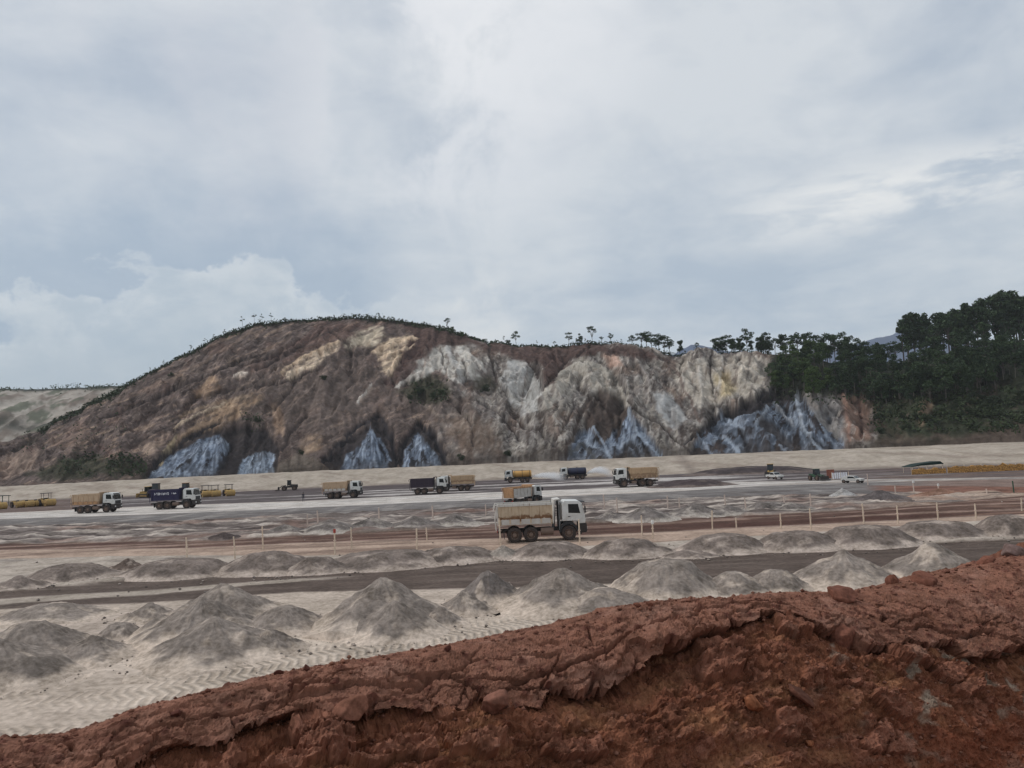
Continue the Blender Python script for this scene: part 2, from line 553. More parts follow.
GV = np.stack([GX, GY, GZ], -1)
F = grid_faces(NR, NC)
mat_ground = soil_mat('ground_soil', 3.2, 0.06, 0.26, track=True, mid=0.11)
fc_y = GY[:-1, :-1].ravel()
fc_a = A[:-1, :-1].ravel()
reg = np.zeros(len(F), int)
reg[(fc_y > E_dlo(fc_a)) & (fc_y < E_dhi(fc_a))] = 1
reg[(fc_y > E_plo(fc_a)) & (fc_y < E_rhi(fc_a))] = 2
reg[(fc_y > E_wlo(fc_a)) & (fc_y < E_whi(fc_a))] = 3
at_g = {'track': trk, 'trackq': trackq}
for k, (nm, lb) in enumerate((('ground', 'pale sandy pit floor with churned grey soil'),
                              ('dirt_road', 'dark damp haul road behind the front row of sand heaps'),
                              ('dirt_road', 'pink and red dirt road the nearest truck drives on'),
                              ('dirt_road', 'pale grey dirt road with the far dump trucks on it'))):
    o = link(nm, sub_mesh(nm, GV, F[reg == k], mat_ground, gcol, at_g))
    tag(o, lb, kind='structure')


def ground_z(x, y):
    a = (x / y + 0.9) / 1.8 * (NC - 1)
    r = math.log(y / 13.0) / math.log(300 / 13.0) * (NR - 1)
    i, j = min(max(int(round(r)), 0), NR - 1), min(max(int(round(a)), 0), NC - 1)
    return float(GZ[i, j])


base_m, bt, bb, _o = mat_new('plain_soil')
bt.set(bb.inputs['Base Color'], bt.mix(bt.noise(bt.node('ShaderNodeNewGeometry').outputs['Position'], 0.02, 6), c4(alb(112, 100, 88)), c4(alb(84, 92, 66))))
bb.inputs['Roughness'].default_value = 1
S_ = 3600
o = link('terrain', raw_mesh('terrain', [(-S_, -900, -0.7), (S_, -900, -0.7), (S_, 5200, -0.7), (-S_, 5200, -0.7)], [(0, 1, 2, 3)], base_m, False))
tag(o, 'open land stretching away beyond the pit', kind='structure')

# ------------------------------------------------------------------ pale embankment at the far edge of the floor
E_top = np.array([ray(x, y)[[0, 2]] for x, y in [(0, 487), (130, 480), (250, 474), (512, 463), (700, 455), (850, 449), (1024, 442)]])


def emb_top(Aa):
    return np.interp(Aa, E_top[:, 0], E_top[:, 1])


NRe, NCe = 70, 800
Ae = np.repeat(np.linspace(-0.95, 0.95, NCe)[None], NRe, 0)
Se = np.repeat(np.linspace(-0.06, 1.75, NRe)[:, None], NCe, 1)
Ytoe, Ytop = E_toe(Ae), E_toe(Ae) + 34.0
Ye = Ytoe + 34.0 * Se
ztop = H + (emb_top(Ae) + 0.0011 * fbm(Ae * 22, Ae * 0, 5, 12, .6)) * Ytop
Xe = Ae * Ye
prof = np.clip(Se, -0.1, 1) - 0.03 * np.sin(np.clip(Se, 0, 1) * 2 * np.pi)
ne = fbm(Xe / 16, Ye / 9, 4, 5)
ne2 = ridged(Xe / 5 + 0.4 * ne, Ye / 30, 4, 6)
Ze = ztop * prof + np.clip(Se, 0, 1) * (1 - sstep(Se, .8, 1.05)) * (0.3 * ne + 0.3 * ne2) - sstep(Se, 1.15, 1.75) * 0.8
ecol = np.zeros((NRe, NCe, 3)) + alb(160, 148, 135)
ecol = lerp(ecol, alb(140, 129, 114), sstep(ne2 + .5 * ne, 0.3, 0.9) * 0.55)
ecol = lerp(ecol, alb(174, 162, 149), sstep(ne, 0.0, 0.6) * 0.6)
pxe = pix(np.stack([Xe, Ye, Ze], -1))
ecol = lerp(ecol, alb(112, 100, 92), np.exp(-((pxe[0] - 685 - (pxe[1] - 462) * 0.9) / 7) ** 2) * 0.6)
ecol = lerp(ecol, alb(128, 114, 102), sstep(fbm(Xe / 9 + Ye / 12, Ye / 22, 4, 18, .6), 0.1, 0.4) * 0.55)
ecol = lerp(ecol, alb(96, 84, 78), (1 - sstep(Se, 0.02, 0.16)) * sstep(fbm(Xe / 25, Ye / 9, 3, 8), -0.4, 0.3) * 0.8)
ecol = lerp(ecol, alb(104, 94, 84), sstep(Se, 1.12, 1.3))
mat_emb = soil_mat('embankment_soil', 0.9, 0.25, 0.16)
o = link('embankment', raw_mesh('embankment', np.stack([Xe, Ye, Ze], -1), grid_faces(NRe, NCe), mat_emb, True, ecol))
tag(o, 'long pale beige earth embankment at the foot of the hill', kind='structure')

# ------------------------------------------------------------------ the excavated hill
crest_px = [(-60, 462), (0, 447), (40, 431), (90, 405), (130, 384), (150, 372), (175, 360), (200, 347), (230, 332), (260, 324), (290, 321), (340, 319),
            (370, 318), (400, 321), (430, 325), (450, 331), (480, 341), (520, 346), (560, 347), (590, 343), (620, 345), (650, 351), (680, 357),
            (720, 355), (770, 354), (800, 358), (850, 366), (900, 366), (950, 354), (1024, 340), (1090, 332)]
cr = np.array([ray(x, y)[[0, 2]] for x, y in crest_px])
NRh, NCh = 330, 1000
ah = np.linspace(-0.86, 0.86, NCh)
Ah = np.repeat(ah[None], NRh, 0)
sh = np.concatenate([np.linspace(-0.05, 1.03, NRh - 14), np.linspace(1.06, 1.6, 14)])
Sh = np.repeat(sh[:, None], NCh, 1)
Yb = E_toe(Ah) + 46.0
Yr = np.interp(Ah, [-.95, -.5, -.33, -.18, 0, .12, .34, .5, .66, .95], [315, 335, 360, 378, 352, 336, 318, 322, 330, 345])
rough_c = 0.0016 * fbm(Ah * 40, Ah * 0, 3, 9)
elr = np.interp(Ah, cr[:, 0], cr[:, 1]) + rough_c
zr = H + elr * Yr
zb = H + emb_top(Ah) * (E_toe(Ah) + 34) - 0.9
s01 = np.clip(Sh, 0, 1)
steep = sstep(Ah, -0.10, 0.08)
gexp = 1.0 - 0.28 * steep
gp = s01 ** gexp
Yh = Yb + (Yr - Yb) * Sh
Xh = Ah * Yh
envl = np.clip(np.sin(np.pi * np.clip(s01, 0.0, 1)), 0, 1) ** .62 * (s01 < 1)
wx = Xh + 6 * fbm(Xh / 40, Yh / 40, 3, 70)
u_d = (Xh * 0.85 + Yh * 0.15)
g1 = fbm(wx / 34, Sh * 1.6, 4, 71)
g2 = ridged(wx / 15 + 0.5 * g1, Sh * 2.2, 4, 72)
g3 = ridged(wx / 5.5 + Sh * 1.5, Sh * 5.0 + 0.4 * g1, 4, 73)
g4 = fbm(Xh / 2.4, Yh / 4.0, 3, 74)
Zh = zb + (zr - zb) * gp
strat = fbm((Xh * .92 - Zh * .4) / 26, (Xh * .40 + Zh * .92) / 3.6, 4, 75, .6) * (1 - sstep(Xh, -20, 40))
Zh = Zh + envl * (5.5 * g1 + (6.0 + 3.0 * steep) * (g2 - 0.35) + 2.6 * (g3 - 0.3) + 0.8 * g4 + 1.8 * strat)
PX0, PY0, _ = pix(np.stack([Xh, Yh, zb + (zr - zb) * gp], -1))
wob = 1.6 * fbm(Xh / 7, Sh * 9, 3, 76)
for ax_, ay_, wl_, wr_, amp_ in ((222, 428, 78, 12, 7), (262, 444, 32, 16, 5), (371, 420, 42, 24, 8), (421, 420, 20, 28, 7), (596, 420, 40, 22, 6), (632, 403, 26, 38, 8), (752, 402, 62, 40, 8), (812, 392, 30, 40, 6),
                                 (318, 360, 34, 60, 5), (470, 350, 60, 40, 5), (545, 360, 30, 40, 6), (700, 365, 30, 34, 5), (655, 372, 28, 30, 5), (120, 405, 50, 30, 4), (500, 410, 40, 40, 5)):
    j_ = int(np.argmin(np.abs(PX0[NRh // 2] - ax_)))
    i_ = int(np.argmin(np.abs(PY0[:, j_] - ay_)))
    sa__, xa_ = max(sh[i_], 0.05), Xh[i_, j_]
    t_s = np.clip((sa__ - Sh) / sa__, 0, 1)
    m_px = Yh / FPX
    dx_ = Xh - xa_ * Yh / Yh[i_, j_] + wob
    wd_ = np.where(dx_ < 0, wl_, wr_) * m_px * (t_s + 0.02) ** .9
    Zh = Zh + amp_ * np.clip(t_s * 1.6, 0, 1) * sstep(Sh, -0.01, 0.14) ** .8 * np.clip(1 - np.abs(dx_) / wd_, 0, 1) * (t_s > 0)
Zh = np.where(Sh > 1, zr - (Sh - 1) * (Yr - Yb) * 0.22, Zh)
Zh = np.where(Sh < 0.012, np.minimum(Zh, zb) - 1.5 * (Sh < 0.004), Zh)
HX, HY, _ = pix(np.stack([Xh, Yh, Zh], -1))      # bearings of the slope, for laying out its outcrops


WRP = [(fbm(HX / 16, HY / 11, 4, 200 + k), fbm(HX / 14, HY / 10, 4, 300 + k)) for k in range(3)]


def poly_mask(pts, soft=4.0, warp=5.0, seed=0):
    """soft membership of an outcrop outline, ragged by noise (1 inside)"""
    x = HX + warp * WRP[seed % 3][0]
    y = HY + warp * 0.8 * WRP[seed % 3][1]
    P_ = np.array(pts, float)
    ins = np.zeros(x.shape, bool)
    d2 = np.full(x.shape, 1e9)
    for (x0, y0), (x1, y1) in zip(P_, np.roll(P_, -1, 0)):
        ins ^= ((y0 > y) != (y1 > y)) & (x < (x1 - x0) * (y - y0) / (y1 - y0 + 1e-9) + x0)
        ex, ey = x1 - x0, y1 - y0
        tt = np.clip(((x - x0) * ex + (y - y0) * ey) / (ex * ex + ey * ey + 1e-9), 0, 1)
        d2 = np.minimum(d2, (x - x0 - tt * ex) ** 2 + (y - y0 - tt * ey) ** 2)
    d = np.sqrt(d2) * np.where(ins, 1, -1)
    return sstep(d, -soft, soft)


# strata: on the left flank they climb to the right with the slope
sd1 = HX * 0.40 + HY * 0.92
sdl = HX * 0.92 - HY * 0.40
st_l = fbm(sdl / 70, sd1 / 9, 5, 81, 0.6)
st_f = fbm(sdl / 30, sd1 / 3.2, 4, 82, 0.6)
st_v = fbm(HX / 7 + HY / 40, HY / 34, 5, 83, 0.6)
st_b = fbm(HX / 26, HY / 20, 4, 84)
st_c = fbm(HX / 8, HY / 7, 4, 85, 0.6)
hcol = np.zeros((NRh, NCh, 3)) + alb(97, 83, 77)
hcol = lerp(hcol, alb(112, 94, 84), sstep(st_l + 0.3 * st_f, 0.05, 0.4) * 0.7)
hcol = lerp(hcol, alb(142, 120, 102), sstep(st_f + .5 * st_l + .25 * st_c, 0.30, 0.42) * 0.75)
hcol = lerp(hcol, alb(66, 54, 50), sstep(-st_f - .3 * st_l + .3 * st_c, 0.32, 0.46) * 0.8)
hcol = lerp(hcol, alb(76, 60, 55), sstep(-st_l + .3 * st_f, 0.1, 0.6) * 0.8)
hcol = lerp(hcol, alb(110, 84, 74), sstep(st_b, 0.1, 0.6) * 0.5)
right = sstep(HX + 40 * st_b, 400, 520)
rcol_ = lerp(np.zeros_like(hcol) + alb(116, 109, 103), alb(142, 134, 124), sstep(st_v + .6 * st_b, 0.0, 0.35) * 0.85)
rcol_ = lerp(rcol_, alb(78, 69, 64), sstep(-st_v + 0.5 * st_c - 0.3 * st_b, 0.15, 0.40) * 0.85)
rcol_ = lerp(rcol_, alb(116, 94, 80), sstep(fbm(HX / 30, HY / 24, 3, 86), 0.05, 0.5) * 0.6)
hcol = lerp(hcol, rcol_, right)
ln_v = np.abs(fbm(HX / 13 + .5 * st_c, HY / 50, 4, 190, .6))
ln_d = np.abs(fbm((HX * .8 + HY * .6) / 60, (HY * .8 - HX * .6) / 9, 4, 191, .6))
ln_e = np.abs(fbm((HX * .8 - HY * .6) / 60, (HY * .8 + HX * .6) / 9, 4, 192, .6))
hcol = lerp(hcol, alb(66, 58, 55), right * (1 - sstep(ln_v, 0.015, 0.07)) * 0.75)
hcol = lerp(hcol, alb(84, 72, 66), right * (1 - sstep(np.minimum(ln_d, ln_e), 0.01, 0.05)) * 0.65)
hcol = lerp(hcol, alb(168, 160, 150), right * sstep(fbm(HX / 5 + HY / 20, HY / 11, 4, 193, .6), 0.22, 0.36) * 0.5)
hcol = lerp(hcol, alb(150, 132, 118), (1 - right) * (1 - sstep(ln_e, 0.008, 0.035)) * 0.45)
hcol = lerp(hcol, alb(62, 52, 49), (1 - right) * (1 - sstep(np.abs(fbm(sdl / 80, sd1 / 12, 4, 194, .6)), 0.01, 0.05)) * 0.7)
mid_ = np.exp(-(((HX - 330) / 80) ** 2 + ((HY - 395) / 45) ** 2))
hcol = lerp(hcol, alb(104, 90, 82), mid_ * 0.8)


def paint(pts, rgb, amt=0.9, soft=4, warp=6, seed=0, tex=None):
    global hcol
    m_ = poly_mask(pts, soft, warp, seed) * amt
    if tex is not None:
        m_ = m_ * tex
    hcol = lerp(hcol, alb(*rgb), m_)
    return m_


brk = 0.35 + 0.65 * sstep(st_f + 0.5 * st_c, -0.25, 0.0)
brv = 0.35 + 0.65 * sstep(st_v + 0.4 * st_c, -0.28, -0.02)
tan_, pal_ = (172, 152, 130), (158, 152, 143)
paint([(283, 377), (300, 362), (325, 347), (343, 338), (338, 350), (315, 365), (290, 380)], tan_, 1, 1.5, 5, 1, brk)
paint([(343, 344), (358, 330), (380, 325), (387, 336), (372, 346), (350, 349)], (164, 150, 130), 0.95, 2, 5, 2, brk)
paint([(370, 352), (385, 340), (417, 334), (413, 345), (400, 352), (402, 362), (392, 377), (383, 372), (380, 358)], (178, 157, 132), 1, 1.5, 6, 3, brk)
paint([(232, 378), (240, 371), (248, 372), (246, 377)], (170, 152, 136), 0.9, 2, 3, 4)
paint([(195, 392), (212, 376), (220, 384), (210, 398)], (150, 122, 96), 0.7, 4, 6, 5, brk)
paint([(205, 415), (230, 400), (262, 395), (250, 410), (220, 428), (200, 440), (165, 455), (185, 432)], (150, 124, 98), 0.75, 4, 7, 6, brk)
paint([(0, 462), (20, 452), (42, 450), (36, 468), (10, 478), (0, 480)], (136, 116, 102), 0.8, 4, 6, 7)
paint([(50, 440), (80, 425), (95, 432), (70, 450)], (128, 106, 92), 0.6, 5, 8, 8, brk)
paint([(140, 452), (155, 442), (165, 436), (160, 446), (148, 456)], (150, 128, 110), 0.7, 3, 4, 9)
paint([(272, 405), (280, 402), (284, 430), (276, 436)], (140, 112, 88), 0.7, 3, 4, 10)
paint([(300, 440), (322, 432), (322, 450), (304, 455)], (140, 116, 92), 0.6, 4, 6, 11, brk)
paint([(356, 404), (370, 386), (374, 388), (362, 402)], (160, 142, 128), 0.7, 2, 3, 12)
paint([(396, 381), (411, 362), (441, 345), (466, 346), (484, 362), (478, 380), (461, 384), (436, 370), (416, 381), (402, 387)], pal_, 1, 1.5, 6, 13, brv)
paint([(502, 385), (508, 362), (527, 358), (541, 385), (536, 412), (519, 416)], (150, 147, 142), 0.95, 1.5, 6, 14, brv)
paint([(562, 367), (584, 358), (600, 367), (624, 390), (628, 404), (607, 402), (587, 383), (566, 392), (540, 414), (545, 390)], (145, 137, 126), 0.95, 1.5, 6, 15, brv)
paint([(687, 357), (762, 356), (769, 367), (762, 387), (727, 400), (697, 410), (682, 392), (672, 370)], (150, 141, 129), 0.95, 2.5, 7, 16, brv)
paint([(652, 390), (672, 393), (686, 420), (674, 428), (657, 410)], (146, 144, 141), 0.9, 2, 5, 17)
paint([(603, 356), (616, 354), (622, 366), (610, 367)], (176, 142, 124), 0.8, 3, 4, 18)
paint([(716, 376), (730, 374), (735, 392), (720, 396)], (166, 146, 104), 0.65, 4, 5, 19)
paint([(440, 420), (470, 415), (495, 425), (500, 450), (460, 452)], (112, 92, 76), 0.6, 6, 10, 20)
paint([(400, 321), (450, 331), (480, 341), (560, 346), (590, 342), (650, 350), (668, 359), (640, 360), (600, 353), (575, 358), (560, 376), (545, 384), (540, 366), (500, 355),
       (470, 345), (440, 345), (425, 352), (405, 388), (393, 381), (402, 350), (412, 335)], (84, 64, 58), 0.9, 3, 6, 21)
paint([(270, 362), (300, 340), (320, 325), (390, 322), (350, 335), (300, 358)], (100, 74, 66), 0.6, 5, 8, 22, brk)
# blue-grey faces and the dark bands round them
bl, bl2 = (96, 107, 123), (122, 134, 148)
blt = 0.75 + 0.25 * sstep(st_v + .6 * st_c, -0.35, 0.2)
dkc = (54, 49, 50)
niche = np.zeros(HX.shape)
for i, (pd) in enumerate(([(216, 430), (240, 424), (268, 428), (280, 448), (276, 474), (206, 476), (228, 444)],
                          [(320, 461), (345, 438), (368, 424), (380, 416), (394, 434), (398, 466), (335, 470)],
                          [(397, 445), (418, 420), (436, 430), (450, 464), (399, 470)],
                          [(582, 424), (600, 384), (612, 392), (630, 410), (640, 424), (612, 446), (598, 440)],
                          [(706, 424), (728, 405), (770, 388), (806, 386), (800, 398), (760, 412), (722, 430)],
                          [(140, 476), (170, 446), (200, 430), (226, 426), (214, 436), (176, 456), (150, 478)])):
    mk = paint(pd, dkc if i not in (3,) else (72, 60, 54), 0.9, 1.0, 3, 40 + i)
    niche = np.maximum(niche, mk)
for i, (pb, cc_) in enumerate(([[(143, 477), (165, 456), (195, 437), (218, 431), (231, 438), (214, 474), (200, 478)], bl],
                               [[(232, 476), (245, 453), (262, 446), (274, 448), (272, 472)], bl2],
                               [[(338, 472), (345, 450), (360, 440), (371, 424), (385, 440), (390, 455), (383, 472)], bl],
                               [[(401, 472), (405, 446), (418, 427), (428, 440), (440, 455), (443, 468)], bl],
                               [[(558, 462), (575, 436), (588, 422), (600, 440), (612, 428), (628, 408), (642, 425), (660, 446), (666, 458)], bl],
                               [[(686, 455), (700, 430), (724, 411), (752, 408), (778, 398), (800, 394), (830, 415), (847, 447), (820, 455), (760, 456)], (90, 99, 112)])):
    apx = min(pb, key=lambda q_: q_[1])
    dxa, dya = HX - apx[0], np.maximum(HY - apx[1] + 14, 1)
    fan = fbm(np.arctan2(dxa, dya) * 7 + .35 * st_c + i * 9, dya / 26, 4, 160 + i, .62)
    fan2 = fbm(np.arctan2(dxa, dya) * 17 + .5 * st_c + i * 3, dya / 13, 4, 170 + i, .6)
    mk = paint(pb, cc_, 1.0, 0.9, 3.2, 60 + i)
    niche = np.maximum(niche, mk)
    hcol = lerp(hcol, alb(72, 79, 91), mk * sstep(-fan2 - .5 * fan, -0.05, 0.25) * 0.7)
    hcol = lerp(hcol, alb(142, 152, 165), mk * sstep(fan2 + .4 * fan, 0.12, 0.26) * 0.5)
    hcol = lerp(hcol, alb(46, 44, 48) if i != 5 else alb(58, 50, 48), mk * sstep(-fan + .4 * st_c, (0.36, 0.36, 0.26, 0.22, 0.16, 0.10)[i], (0.46, .46, .36, .32, .26, .20)[i]) * 0.9)
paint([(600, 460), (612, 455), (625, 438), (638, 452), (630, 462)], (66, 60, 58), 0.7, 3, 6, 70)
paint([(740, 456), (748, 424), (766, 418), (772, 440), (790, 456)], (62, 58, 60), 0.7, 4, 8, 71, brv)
paint([(838, 392), (868, 389), (873, 440), (846, 446)], (118, 92, 78), 0.9, 4, 6, 72, brv)
paint([(800, 392), (838, 392), (846, 440), (812, 400)], (118, 114, 112), 0.7, 4, 6, 73, brv)
paint([(872, 392), (1060, 360), (1060, 450), (872, 450)], (78, 66, 54), 0.9, 6, 9, 74)
paint([(880, 400), (960, 395), (1060, 366), (1060, 432), (960, 440), (880, 436)], (50, 58, 40), 0.85, 5, 9, 75, sstep(st_b + .4 * st_c, -0.4, 0.0))
paint([(925, 389), (934, 385), (931, 410), (922, 428), (916, 420)], (126, 104, 84), 0.8, 3, 4, 76)
paint([(930, 446), (980, 432), (1070, 420), (1070, 452), (930, 452)], (98, 82, 72), 0.9, 4, 5, 77)
paint([(770, 352), (1060, 330), (1060, 372), (960, 395), (880, 398), (775, 390)], (40, 46, 32), 0.95, 5, 6, 78)
paint([(258, 474), (300, 452), (330, 468), (322, 478)], (108, 97, 86), 0.9, 4, 4, 79)
paint([(400, 394), (414, 380), (440, 376), (452, 392), (440, 402), (410, 400)], (62, 62, 44), 0.8, 4, 6, 80)
paint([(475, 388), (480, 376), (492, 376), (496, 390)], (70, 66, 48), 0.7, 4, 5, 87)
paint([(30, 474), (70, 455), (140, 460), (146, 474), (40, 480)], (58, 60, 42), 0.8, 5, 8, 88)
hcol = lerp(hcol, alb(50, 46, 40), sstep(Sh, 0.955, 0.985) * (1 - sstep(HX, 520, 560)) * 0.9)
hcol = lerp(hcol, alb(58, 46, 42), sstep(Sh, 0.965, 0.99) * 0.6)
hcol = lerp(hcol, alb(74, 64, 56), (1 - sstep(s01, 0.0, 0.05)) * 0.7)
SX, SY = HX + 2.6 * WRP[0][0] + 1.2 * st_c, HY + 2.2 * WRP[1][1] + 1.0 * st_c
BR, TN, PL, GR, BB, DB = (64, 54, 51), (176, 152, 126), (162, 155, 146), (128, 121, 114), (134, 144, 157), (50, 47, 50)
for pts, wd_, colr, amt in (
        ([(416, 337), (402, 362), (386, 380), (398, 386)], 5, (76, 58, 54), .8), ([(256, 370), (303, 345)], 3, BR, .7), ([(256, 386), (290, 380), (318, 368)], 3, BR, .7),
        ([(301, 376), (285, 395), (271, 415)], 3, BR, .6), ([(306, 415), (292, 430), (283, 450)], 4, BR, .7), ([(323, 457), (345, 436), (366, 420), (381, 414)], 4, DB, .9),
        ([(381, 414), (391, 436), (397, 460)], 4, DB, .85), ([(398, 462), (405, 436), (418, 420)], 3, DB, .85), ([(418, 420), (434, 434), (447, 458)], 4, DB, .9),
        ([(281, 373), (305, 357), (338, 342)], 3.5, TN, .9), ([(286, 374), (316, 365)], 2.5, (186, 166, 142), .9), ([(373, 352), (395, 344), (416, 337)], 3, (180, 156, 130), .9),
        ([(378, 360), (400, 350), (414, 346)], 2, (180, 156, 130), .8), ([(391, 372), (401, 355)], 3, TN, .8), ([(273, 405), (283, 436)], 3.5, (146, 122, 102), .8),
        ([(358, 403), (371, 386)], 2, PL, .8), ([(398, 386), (418, 374), (436, 358)], 4, PL, .85), ([(448, 350), (463, 382)], 6, (158, 154, 149), .8), ([(463, 347), (486, 372)], 3, PL, .8),
        ([(463, 356), (466, 382)], 2.5, BR, .7), ([(488, 342), (496, 380), (508, 396)], 3, BR, .75), ([(441, 350), (446, 372)], 2, BR, .6),
        ([(527, 360), (536, 372), (543, 389)], 2.5, BR, .85), ([(543, 389), (558, 370), (572, 358), (590, 347)], 2.5, BR, .85), ([(536, 356), (540, 378)], 2, BR, .7),
        ([(582, 362), (598, 367), (612, 379), (628, 393)], 2.2, DB, .9), ([(562, 458), (572, 436), (580, 415), (592, 394), (602, 396), (611, 411)], 4, (70, 58, 52), .85),
        ([(552, 445), (566, 420), (576, 402)], 2.5, BR, .6), ([(627, 400), (642, 415), (657, 421), (672, 436), (688, 450)], 3, BR, .8), ([(686, 443), (700, 428), (717, 414), (740, 404), (764, 391)], 3.5, DB, .9),
        ([(712, 355), (711, 372), (714, 394)], 2, BR, .75), ([(684, 357), (681, 372)], 2, BR, .6), ([(740, 356), (735, 366)], 2, BR, .6), ([(674, 364), (686, 392), (700, 421)], 3, (98, 82, 74), .8),
        ([(560, 374), (576, 366), (591, 363), (608, 374), (622, 391)], 4.5, (150, 143, 132), .85), ([(574, 388), (563, 402), (555, 418)], 4, (146, 138, 128), .7), ([(604, 357), (618, 364)], 4, (172, 142, 126), .7),
        ([(722, 356), (719, 394)], 3, PL, .6), ([(747, 358), (738, 380)], 4, (166, 156, 142), .7), ([(697, 360), (702, 392)], 4, PL, .6), ([(640, 366), (650, 384)], 3, (140, 132, 126), .6),
        ([(594, 422), (602, 436), (610, 452)], 3.5, BB, .9), ([(586, 436), (606, 446)], 3, BB, .7), ([(629, 409), (637, 427), (650, 440), (664, 452)], 3.2, BB, .9), ([(619, 441), (642, 427)], 2.5, BB, .8),
        ([(617, 452), (625, 442), (632, 436), (644, 456)], 4.5, (58, 54, 55), .9), ([(570, 446), (582, 438), (594, 452)], 4, (84, 84, 84), .8), ([(620, 414), (616, 428)], 5, (66, 56, 50), .9),
        ([(697, 432), (710, 446)], 4, BB, .7), ([(721, 411), (744, 423)], 4, BB, .85), ([(723, 430), (734, 440), (745, 452)], 3.5, BB, .85), ([(700, 436), (712, 452)], 3, (66, 58, 56), .5), ([(712, 436), (728, 449)], 4, (74, 62, 58), .85),
        ([(756, 416), (767, 404)], 3, (140, 148, 158), .8), ([(774, 399), (793, 420)], 3, (140, 142, 146), .8), ([(797, 393), (801, 417), (812, 434), (825, 449)], 4, (138, 146, 156), .85), ([(779, 438), (790, 450)], 3, BB, .6),
        ([(729, 409), (758, 402), (770, 394)], 5, DB, .9), ([(742, 426), (748, 446)], 5, DB, .85), ([(762, 414), (776, 424), (788, 436)], 9, (66, 60, 58), .85), ([(813, 432), (833, 447)], 5, DB, .85),
        ([(806, 394), (820, 412), (838, 430)], 6, (122, 116, 110), .85), ([(844, 394), (850, 440)], 3, (132, 102, 88), .6), ([(858, 392), (862, 436)], 3, (84, 62, 56), .7),
        ([(250, 395), (215, 404), (180, 416)], 3.5, (150, 128, 106), .7), ([(228, 404), (200, 414), (174, 428)], 2.2, (172, 152, 128), .8), ([(168, 434), (145, 446)], 2.5, (150, 128, 112), .7),
        ([(176, 437), (160, 458)], 4, (140, 124, 96), .8), ([(212, 377), (197, 396)], 6, (144, 118, 94), .7), ([(236, 376), (246, 373)], 3, (178, 164, 150), .9), ([(252, 332), (222, 350), (195, 367)], 3, (122, 102, 88), .6),
        ([(160, 382), (140, 391)], 3, (128, 106, 92), .6), ([(252, 355), (200, 378), (150, 400), (107, 416)], 3, BR, .75), ([(246, 388), (190, 398)], 2.5, BR, .6), ([(219, 422), (190, 434), (153, 461)], 3.5, DB, .9),
        ([(87, 417), (65, 438)], 4, (130, 108, 98), .6), ([(50, 427), (15, 450)], 5, (66, 58, 50), .7), ([(330, 330), (350, 345), (352, 372)], 3, BR, .5), ([(232, 440), (222, 458), (214, 474)], 6, DB, .9),
        ([(300, 340), (270, 358), (240, 366)], 3, (80, 62, 57), .6), ([(470, 398), (500, 412), (520, 440)], 3, BR, .6), ([(450, 400), (470, 420), (474, 446)], 3, BR, .6), ([(500, 420), (540, 430), (560, 452)], 3, BR, .5),
        ([(420, 402), (440, 416), (470, 414)], 3, (130, 116, 104), .6), ([(505, 392), (520, 400), (538, 424)], 3, (136, 130, 122), .6), ([(640, 395), (650, 412), (668, 424)], 2.5, (132, 126, 118), .6)):
    d_ = np.full(HX.shape, 1e9)
    for (x0, y0), (x1, y1) in zip(pts[:-1], pts[1:]):
        ex, ey = x1 - x0, y1 - y0
        tt = np.clip(((SX - x0) * ex + (SY - y0) * ey) / (ex * ex + ey * ey + 1e-9), 0, 1)
        d_ = np.minimum(d_, np.hypot(SX - x0 - tt * ex, SY - y0 - tt * ey))
    ms_ = 1 - sstep(d_ * (1 + .5 * st_f), wd_ * .30, wd_ * .62)
    hcol = lerp(hcol, alb(*colr), ms_ * amt)
    if sum(colr) < 235:
        Zh = Zh - 1.1 * ms_ * (s01 > .03)                          # dark strokes are sunk in, pale ones stand proud
    elif sum(colr) > 390 and colr != BB:
        Zh = Zh + 0.7 * ms_ * (s01 > .03)
# the blue faces are cut back into the slope
Zh -= 2.2 * niche * np.clip(1 - s01 * 0.8, 0, 1) * (s01 < 0.6)
Zh += 0.8 * niche * (st_c + st_v)
crv = np.clip(0.45 - g3, 0, 1)  # relief shading put into the colour: creases darkened, rib crests lightened
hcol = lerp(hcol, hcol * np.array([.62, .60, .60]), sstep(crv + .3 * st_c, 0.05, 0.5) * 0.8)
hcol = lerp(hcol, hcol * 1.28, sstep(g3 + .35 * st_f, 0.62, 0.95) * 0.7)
L_h = hcol.mean(-1, keepdims=True)
hcol = hcol * np.clip(L_h / alb(108, 98, 91).mean(), .2, 5) ** .22 * 1.07
L_h = hcol.mean(-1, keepdims=True)
hcol = L_h + (hcol - L_h) * np.where(hcol[..., 2:3] > hcol[..., 0:1], .80, .92)
mat_hill = soil_mat('hill_rock', 0.60, 0.9, 0.26, tint=(0.70, 0.62, 0.58), mid=0.30)
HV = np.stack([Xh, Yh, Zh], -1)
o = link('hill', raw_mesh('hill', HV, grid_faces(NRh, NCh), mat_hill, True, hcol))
tag(o, 'brown and grey excavated hillside with blue rock faces', kind='structure')
VPX, VPY, VPD = (q.ravel() for q in pix(HV))
HVf = HV.reshape(-1, 3)


def hill_at(px, py, tol=2.5):
    k = np.where((np.abs(VPX - px) < tol) & (np.abs(VPY - py) < tol))[0]
    if len(k) == 0:
        k = np.array([np.argmin((VPX - px) ** 2 + (VPY - py) ** 2)])
    return HVf[k[np.argmin(VPD[k])]]


def crest_at(px, off=0.0):               # ground on the skyline along one bearing
    j = int(np.argmin(np.abs(HX[NRh - 16] - px)))
    i = int(np.argmin(np.abs(sh - (1.0 + off))))
    return HV[i, j]


